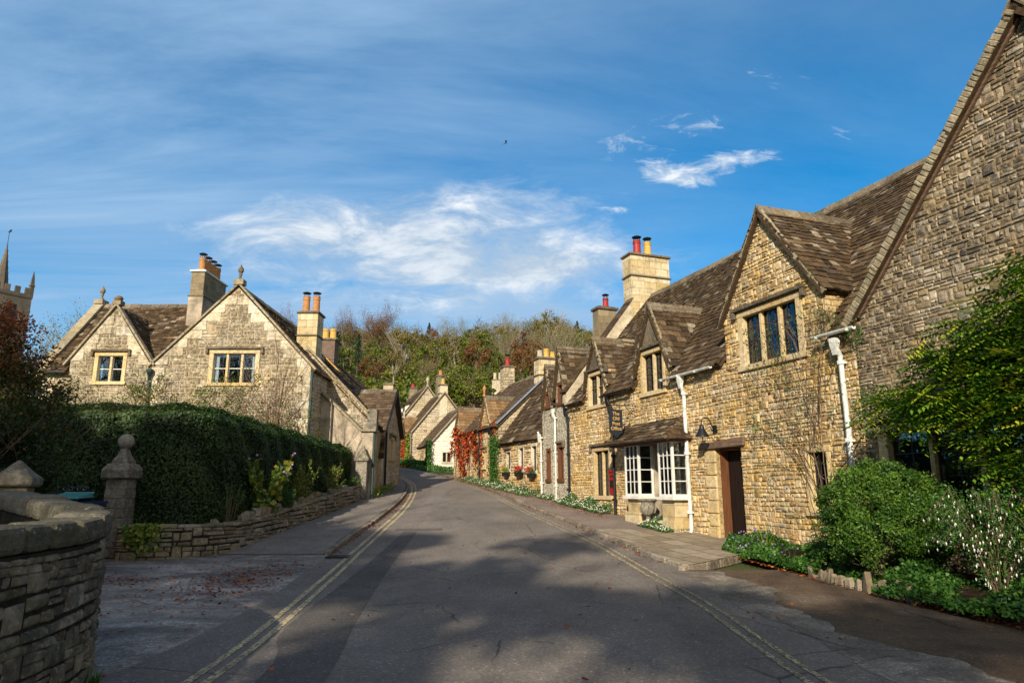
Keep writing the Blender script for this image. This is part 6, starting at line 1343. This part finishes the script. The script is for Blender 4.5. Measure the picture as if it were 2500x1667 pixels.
r = rooted('sign_post', 'short black post with small square plate beside the white planter', 'sign', (-3.0, 40.3, g(40.3)), 0); m = MB(); m.tube([(0, 0, 0), (0, 0, 1.35)], .035, 6); m.build('post', 'iron', r); m = MB(); m.box(-.2, .2, -.03, .03, 1.1, 1.45); m.build('plate', 'sign', r)
r = rooted('drain_grate', 'iron drain grating in the gutter where the left kerb begins', 'drain', (-3.66, 15.0, g(15)+.008), .1); m = MB()
for k in range(9): m.box(-.2, .2, -.24+k*.055, -.215+k*.055, 0, .02)
m.box(-.23, -.2, -.26, .26, 0, .02); m.box(.2, .23, -.26, .26, 0, .02); m.build('grate', 'iron', r)
# short pier at the end of the hedge
r = rooted('stone_pier', 'small stone pier with pointed cap where hedge meets the corner house', 'pier', (-5.85, 27.2, g(27.2)), 0); m = MB(); m.box(-.24, .2, -.2, .25, 0, 1.55); m.build('shaft', 'greyst', r, bevel=.015); m = MB(); m.lathe((-.02, .02, 1.55), [(.4, 0), (.4, .1), (.26, .25), (.04, .6)], 4); m.build('cap', 'greyst', r)
# bird
r = rooted('bird', 'small dark bird gliding in the blue sky', 'bird', (-.62, 60, 33.9), 0); m = MB(); m.tube([(-.28, 0, -.1), (-.1, 0, -.02), (.1, 0, .05), (.24, 0, .1)], [.01, .07, .07, .02], 6)
for q in (1, -1): m.face([(-.03, .03*q, .02), (.1, .03*q, .04), (.25, .3*q, .25), (-.05, .55*q, .32)])
m.face([(-.26, -.05, -.1), (-.26, .05, -.1), (-.42, .08, -.16), (-.42, -.08, -.16)]); m.build('body', 'iron', r); r.scale = (.6, .6, .6)
# ------------------------------------------------------------------ trees
def tree(kind, hgt, rad_, leaf, mat, bark, nc, per, cr, asp=.7, seed=0):
    t = MB(); tips = []; r = empty('tree', (0, 0, 0))
    if kind == 'conifer':
        t.tube([(0, 0, 0), (0, 0, hgt*.95)], [hgt*.02, .02], 6); P = []
        nl = 22
        for k in range(nl):
            z = hgt*(.12+.88*k/nl); rr = rad_*(1-k/nl)**.85+.08
            for j in range(9):
                a = R.uniform(0, 2*PI); 
                for i in range(per//9): q = R.uniform(.15, 1)*rr*R.uniform(.8, 1.1); P.append((q*math.cos(a)+R.gauss(0, rr*.09), q*math.sin(a)+R.gauss(0, rr*.09), z-q*.35+R.gauss(0, .12)))
        P = np.array(P); RN = NR.uniform(0, 1, len(P))
    else:
        t.tube([(0, 0, 0), (R.gauss(0, .2), R.gauss(0, .2), hgt*.35), (R.gauss(0, .4), R.gauss(0, .4), hgt*.6)], [hgt*.022, hgt*.016, hgt*.01], 7)
        bare = kind == 'bare'
        for k in range(9 if bare else 6): branches(t, (0, 0, hgt*R.uniform(.22, .5)), (R.gauss(0, .55), R.gauss(0, .55), 1), hgt*.36, hgt*.009, 3 if bare else 2, .5, .25, 4 if bare else 3, tips=tips)
        if bare:
            tp = np.array([tuple(q) for q in tips]); P = np.repeat(tp, per, 0)+NR.normal(scale=cr, size=(len(tp)*per, 3)); RN = NR.uniform(0, 1, len(P))
        else:
            P, RN, cs = clumps(nc, per, (0, 0, hgt*.6), (rad_, rad_, hgt*.4), cr, low=-.7)
    t.build('trunk', bark, r); leafmesh('crown', P, mat, leaf, asp, parent=r, rnd=RN, up=.5); return r
def dup(src, loc, rz, sc, label=None, cat='tree', group=None, name=None):
    c = src.copy(); col.objects.link(c); c.location = loc; c.rotation_euler = (0, 0, rz); c.scale = sc
    if name: c.name = name
    tag(c, label, cat, group)
    for ch in src.children: k = ch.copy(); col.objects.link(k); k.parent = c
    return c
PRO = [(tree('round', 12, 3.6, .34, 't_green', 'bark', 46, 70, .95), 'green leafy tree in the wood on the hillside', 'green'),
 (tree('round', 12, 3.3, .32, 't_olive', 'barkp', 42, 60, .9), 'olive-yellow autumn tree in the wood on the hillside', 'olive'),
 (tree('round', 11, 3.2, .32, 't_russ', 'bark', 40, 60, .9), 'russet autumn tree in the wood on the hillside', 'russet'),
 (tree('conifer', 14, 2.6, .38, 't_con', 'bark', 0, 150, .5, .35), 'dark pointed conifer in the wood on the hillside', 'conifer'),
 (tree('bare', 12, 3, .22, 't_grey', 'barkp', 0, 6, .42, .4), 'nearly bare tree with pale branches in the wood on the hillside', 'bare'),
 (tree('bare', 12, 3, .26, 't_olive', 'barkp', 0, 6, .45, .6), 'thinly leaved olive tree with pale trunk in the wood on the hillside', 'thin'),
 (tree('round', 10, 3.8, .34, 't_green', 'bark', 60, 60, .8), 'broad green tree in the wood on the hillside', 'broad')]
first = [True]*len(PRO)
def place(i, loc, rz, sc, label=None, group='trees of the hillside wood'):
    src, lb, nm = PRO[i]
    if first[i]:
        first[i] = False; src.location = loc; src.rotation_euler = (0, 0, rz); src.scale = sc; tag(src, label or lb, 'tree', group+' ('+nm+')' if group else None); return src
    return dup(src, loc, rz, sc, label or lb, 'tree', group+' ('+nm+')' if group else None, 'tree')
RT = random.Random(3); y = 97; row = 0
while y < 238:
    wts = [4, 4, 2.2, .6, .3, 1.2, 4] if row < 4 else ([3.4, 4, 1.8, 2.6, .7, 2.4, 3] if row < 9 else [3, 2.6, .9, 5.5, 1.5, 2.2, 2])
    x = -.36*y+(row % 2)*3
    while x < .165*y:
        i = RT.choices(range(7), wts)[0]; xx, yy = x+RT.uniform(-1.5, 1.5), y+RT.uniform(-4, 4); s = (.62 if row < 1 else .82)*RT.uniform(.72, 1.1)
        if row < 1 and -20 < xx < -12: s *= .6
        if not (abs(xx+7.6) < 2.6 and yy < 102): place(i, (xx, yy, g(yy)+hill(xx, yy)-.3), RT.uniform(0, 6), (s*1.1, s*1.1, s*RT.uniform(.9, 1.15)))
        x += RT.uniform(5.2, 7.6)*(1 if row > 2 else .85)
    y += 12.5; row += 1
PROX = [(tree('bare', 15, 4, .22, 't_russ', 'bark', 0, 12, .55, .6), 'tall', 'tall')]
tl = PROX[0][0]; gh = lambda x, y: g(y)+hill(x, y)
tl.location = (-30, 150, gh(-30, 150)); tl.scale = (.8, .8, .86); tag(tl, 'tallest brown-leaved tree rising above the wood left of centre', 'tree')
dup(tl, (-36, 150, gh(-36, 150)-.5), 2, (.6, .6, .8), 'slender brown-leaved tree rising left of the tallest one', 'tree', None, 'tree')
dup(PRO[3][0], (-31, 118, gh(-31, 118)-1), 1, (1.2, 1.2, .78), 'broad dark conifer beside the sooty brick chimney', 'tree', None, 'tree')
dup(tl, (-39.5, 120, gh(-39, 120)-1), 2, (.5, .5, .82), 'brown tree partly behind the two-pot chimney of the corner house', 'tree', None, 'tree')
dup(PRO[4][0], (-47.5, 72, 6), 1, (.9, .9, .95), 'bare tree between the church tower and the large cottage', 'tree', None, 'tree')
dup(PRO[6][0], (-43.5, 70, 5), .5, (1.15, 1.15, .85), 'dark cedar-like tree just left of the large cottage roof', 'tree', None, 'tree')
for x, y, s in ((-52, 74, .8), (-57, 80, .9), (-50, 66, .6)): dup(PRO[0][0], (x, y, 5), x, (s, s, s), 'green trees between church and large cottage', 'tree', 'trees by the church', 'tree')
# dark yew group behind the far roofs
for x, y, s in ((-9.5, 88, .75), (-7, 90, .8), (-5.0, 87, .72)): dup(PRO[6][0], (x, y, g(y)+hill(x, y)-.5), x, (s, s, s*.9), 'rounded dark tree just above the distant chimneys', 'tree', 'rounded trees above the distant chimneys', 'tree')
# undergrowth of the wood
n = 60000; y = 82+158*NR.uniform(0, 1, n)**1.3; x = NR.uniform(-.4, .2, n)*y; z = np.array([g(b)+hill(a, b) for a, b in zip(x, y)])+NR.uniform(0, 2.6, n)*(.4+.6*np.abs(np.sin(x*.5)*np.cos(y*.3)))*np.clip((y-80)/18, .12, 1)
tag(leafmesh('undergrowth', np.stack([x, y, z], 1), 't_green', .6, .7, up=.6), 'bushes and scrub between the trees of the hillside wood', 'undergrowth', kind='stuff')
# trees standing behind and beside the photographer; they throw the dappled shade
TALL = tree('round', 26, 7.5, .5, 't_green', 'bark', 54, 150, 1.3); k0 = True
SH = [(-31, -30, 1.12), (-23, -33, 1.15), (-16.5, -31, 1.08), (-11, -34, .97), (-38, -24, 1.1), (-27, -40, 1.2), (-5, -36, .86), (1.5, -35, .8), (-20, -24, .95), (9, -34, .74), (-44, -14, 1.05)]
for i, (x, y, s) in enumerate(SH):
    if i == 0: TALL.location = (x, y, 0); TALL.scale = (s, s, s); tag(TALL, 'tall leafy tree behind the photographer', 'tree', 'trees behind the photographer')
    else: dup(TALL, (x, y, 0), i*1.3, (s, s, s), 'tall leafy tree behind the photographer', 'tree', 'trees behind the photographer', 'tree')
# ------------------------------------------------------------------ sky, sun, camera
EL, AZ = rad(27), rad(16)     # sun behind the camera, a little to the left
sd = V((-math.sin(AZ)*math.cos(EL), -math.cos(AZ)*math.cos(EL), math.sin(EL)))
l = bpy.data.lights.new('sun', 'SUN'); l.energy = 4.9; l.angle = rad(.5); l.color = (1, .88, .7); lo = bpy.data.objects.new('sun', l); col.objects.link(lo); lo.rotation_euler = sd.to_track_quat('Z', 'Y').to_euler(); lo.location = (0, 0, 60)
w = bpy.data.worlds.new('World'); bpy.context.scene.world = w; w.use_nodes = True
class WT(NT):
    def __init__(s, t): s.t = t; s.n = t.nodes; s.n.clear(); s.out = s.n.new('ShaderNodeOutputWorld')
t = WT(w.node_tree); sk = t.nd('ShaderNodeTexSky', sky_type='NISHITA', sun_disc=False, sun_elevation=EL, sun_rotation=math.atan2(sd.x, sd.y), air_density=1.0, dust_density=.3, ozone_density=2.5, altitude=200)
tc = t.nd('ShaderNodeTexCoord'); sx = t.nd('ShaderNodeSeparateXYZ'); t.L(tc.outputs['Generated'], sx.inputs[0]); dx, dy, dz = sx.outputs
def gauss(cx, cz, wx, wz):
    a = t.math('DIVIDE', t.math('SUBTRACT', ux, cx), wx); b = t.math('DIVIDE', t.math('SUBTRACT', uz, cz), wz)
    return t.math('EXPONENT', t.math('MULTIPLY', t.math('ADD', t.math('MULTIPLY', a, a), t.math('MULTIPLY', b, b)), -1.))
hy = t.math('MAXIMUM', dy, .05); ux = t.math('DIVIDE', dx, hy); uz = t.math('DIVIDE', dz, hy)
zc = t.math('MAXIMUM', t.math('ADD', dz, .1), .06)
cb = t.nd('ShaderNodeCombineXYZ'); t.L(t.math('DIVIDE', dx, zc), cb.inputs[0]); t.L(t.math('DIVIDE', dy, zc), cb.inputs[1])
mp = t.nd('ShaderNodeMapping'); mp.inputs['Rotation'].default_value = (0, 0, rad(28)); mp.inputs['Scale'].default_value = (.55, 1.5, 1); t.L(cb.outputs[0], mp.inputs[0])
ci = t.noise(.9, 8, mp.outputs[0], .62, .6)
cir = t.ramp(ci, [(.3, (.12, .12, .12)), (.72, (1, 1, 1))])
lm = t.math('ADD', t.math('ADD', gauss(-.62, .95, .85, .5), t.math('MULTIPLY', gauss(-.55, .42, .6, .3), 1.0)), .17)
lm = t.math('ADD', lm, t.math('MULTIPLY', gauss(-.05, .22, 1.3, .09), .9))
lm = t.math('ADD', lm, t.math('MULTIPLY', gauss(.1, 1.1, 1.2, .35), .35))
veil = t.math('MULTIPLY', t.math('MULTIPLY', cir, lm), .95, clamp=True)
back_fill = t.math('MULTIPLY', t.math('ADD', t.math('MULTIPLY', dy, -1.6), .1, clamp=True), .75)  # warm bright cloud, unseen behind camera, added to lift and neutralise the shade
cmb = t.nd('ShaderNodeCombineXYZ'); t.L(t.math('MULTIPLY', ux, 1.), cmb.inputs[0]); t.L(t.math('MULTIPLY', uz, 2.4), cmb.inputs[1])
cu = t.noise(6.5, 9, cmb.outputs[0], .66, .4)
bank = t.math('ADD', t.math('ADD', gauss(-.02, .37, .2, .06), gauss(-.32, .385, .2, .045)), t.math('MULTIPLY', gauss(-.13, .31, .3, .05), .9))
bank = t.math('ADD', bank, t.math('MULTIPLY', gauss(-.1, .44, .25, .04), .55))
bank = t.math('ADD', bank, t.math('MULTIPLY', gauss(.12, .33, .14, .035), .5))
puff = t.math('MULTIPLY', gauss(.15, .425, .05, .01), .8)
for (a, b, c_, d_, e) in ((.245, .487, .05, .02, 1.3), (.285, .475, .035, .014, 1.1), (.335, .503, .042, .022, 1.25), (.19, .53, .06, .028, .8), (.3, .57, .06, .03, .75), (.4, .52, .035, .018, .7), (.53, .55, .04, .018, .65), (.43, .66, .08, .03, .5), (-.145, .275, .05, .025, 1.0)): puff = t.math('ADD', puff, t.math('MULTIPLY', gauss(a, b, c_, d_), e))
cu2 = t.noise(15, 9, cmb.outputs[0], .68, .5)
pd = t.math('MULTIPLY', t.math('SUBTRACT', t.math('ADD', cu2, t.math('MULTIPLY', puff, .26)), .65), 3.1, clamp=True); pd = t.math('MULTIPLY', pd, t.math('MINIMUM', t.math('MULTIPLY', puff, 1.6), .9))
cd = t.math('MULTIPLY', t.math('SUBTRACT', t.math('ADD', cu, t.math('MULTIPLY', bank, .33)), .6), 2.7, clamp=True)
cd = t.math('MULTIPLY', t.math('POWER', cd, 1.2), t.math('MINIMUM', t.math('MULTIPLY', bank, 1.8), .92))
hs = t.nd('ShaderNodeHueSaturation'); hs.inputs['Saturation'].default_value = 1.58; hs.inputs['Value'].default_value = 1.0; t.L(sk.outputs[0], hs.inputs['Color'])
skc = t.mix(1., hs.outputs[0], (.95, 1.28, 1.17), 'MULTIPLY')
k = t.mix(veil, skc, (2.7, 4.3, 6.3)); k = t.mix(cd, k, t.ramp(cu, [(.45, (4.2, 5.0, 5.9)), (.68, (7.6, 7.9, 8.2))]))
k = t.mix(t.math('MULTIPLY', back_fill, t.math('ADD', cir, .45, clamp=True), clamp=True), k, (8.5, 7.7, 6.7))
k = t.mix(pd, k, t.ramp(cu2, [(.45, (5.2, 6.0, 6.8)), (.66, (8, 8.3, 8.6))]))
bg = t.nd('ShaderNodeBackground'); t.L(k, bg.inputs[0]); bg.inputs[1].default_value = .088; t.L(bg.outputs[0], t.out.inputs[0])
c = bpy.data.cameras.new('camera'); co = bpy.data.objects.new('camera', c); col.objects.link(co); c.sensor_width = 36; c.lens = 36*1667/2500; co.location = (0, 0, 1.65); co.rotation_euler = (rad(90+12.1), 0, 0); c.clip_end = 2000; c.clip_start = .05
sc = bpy.context.scene; sc.camera = co; sc.view_settings.view_transform = 'Standard'; sc.view_settings.look = 'None'; sc.view_settings.exposure = .55; sc.view_settings.gamma = 1
sc.cycles.transparent_max_bounces = 12; sc.cycles.max_bounces = 6
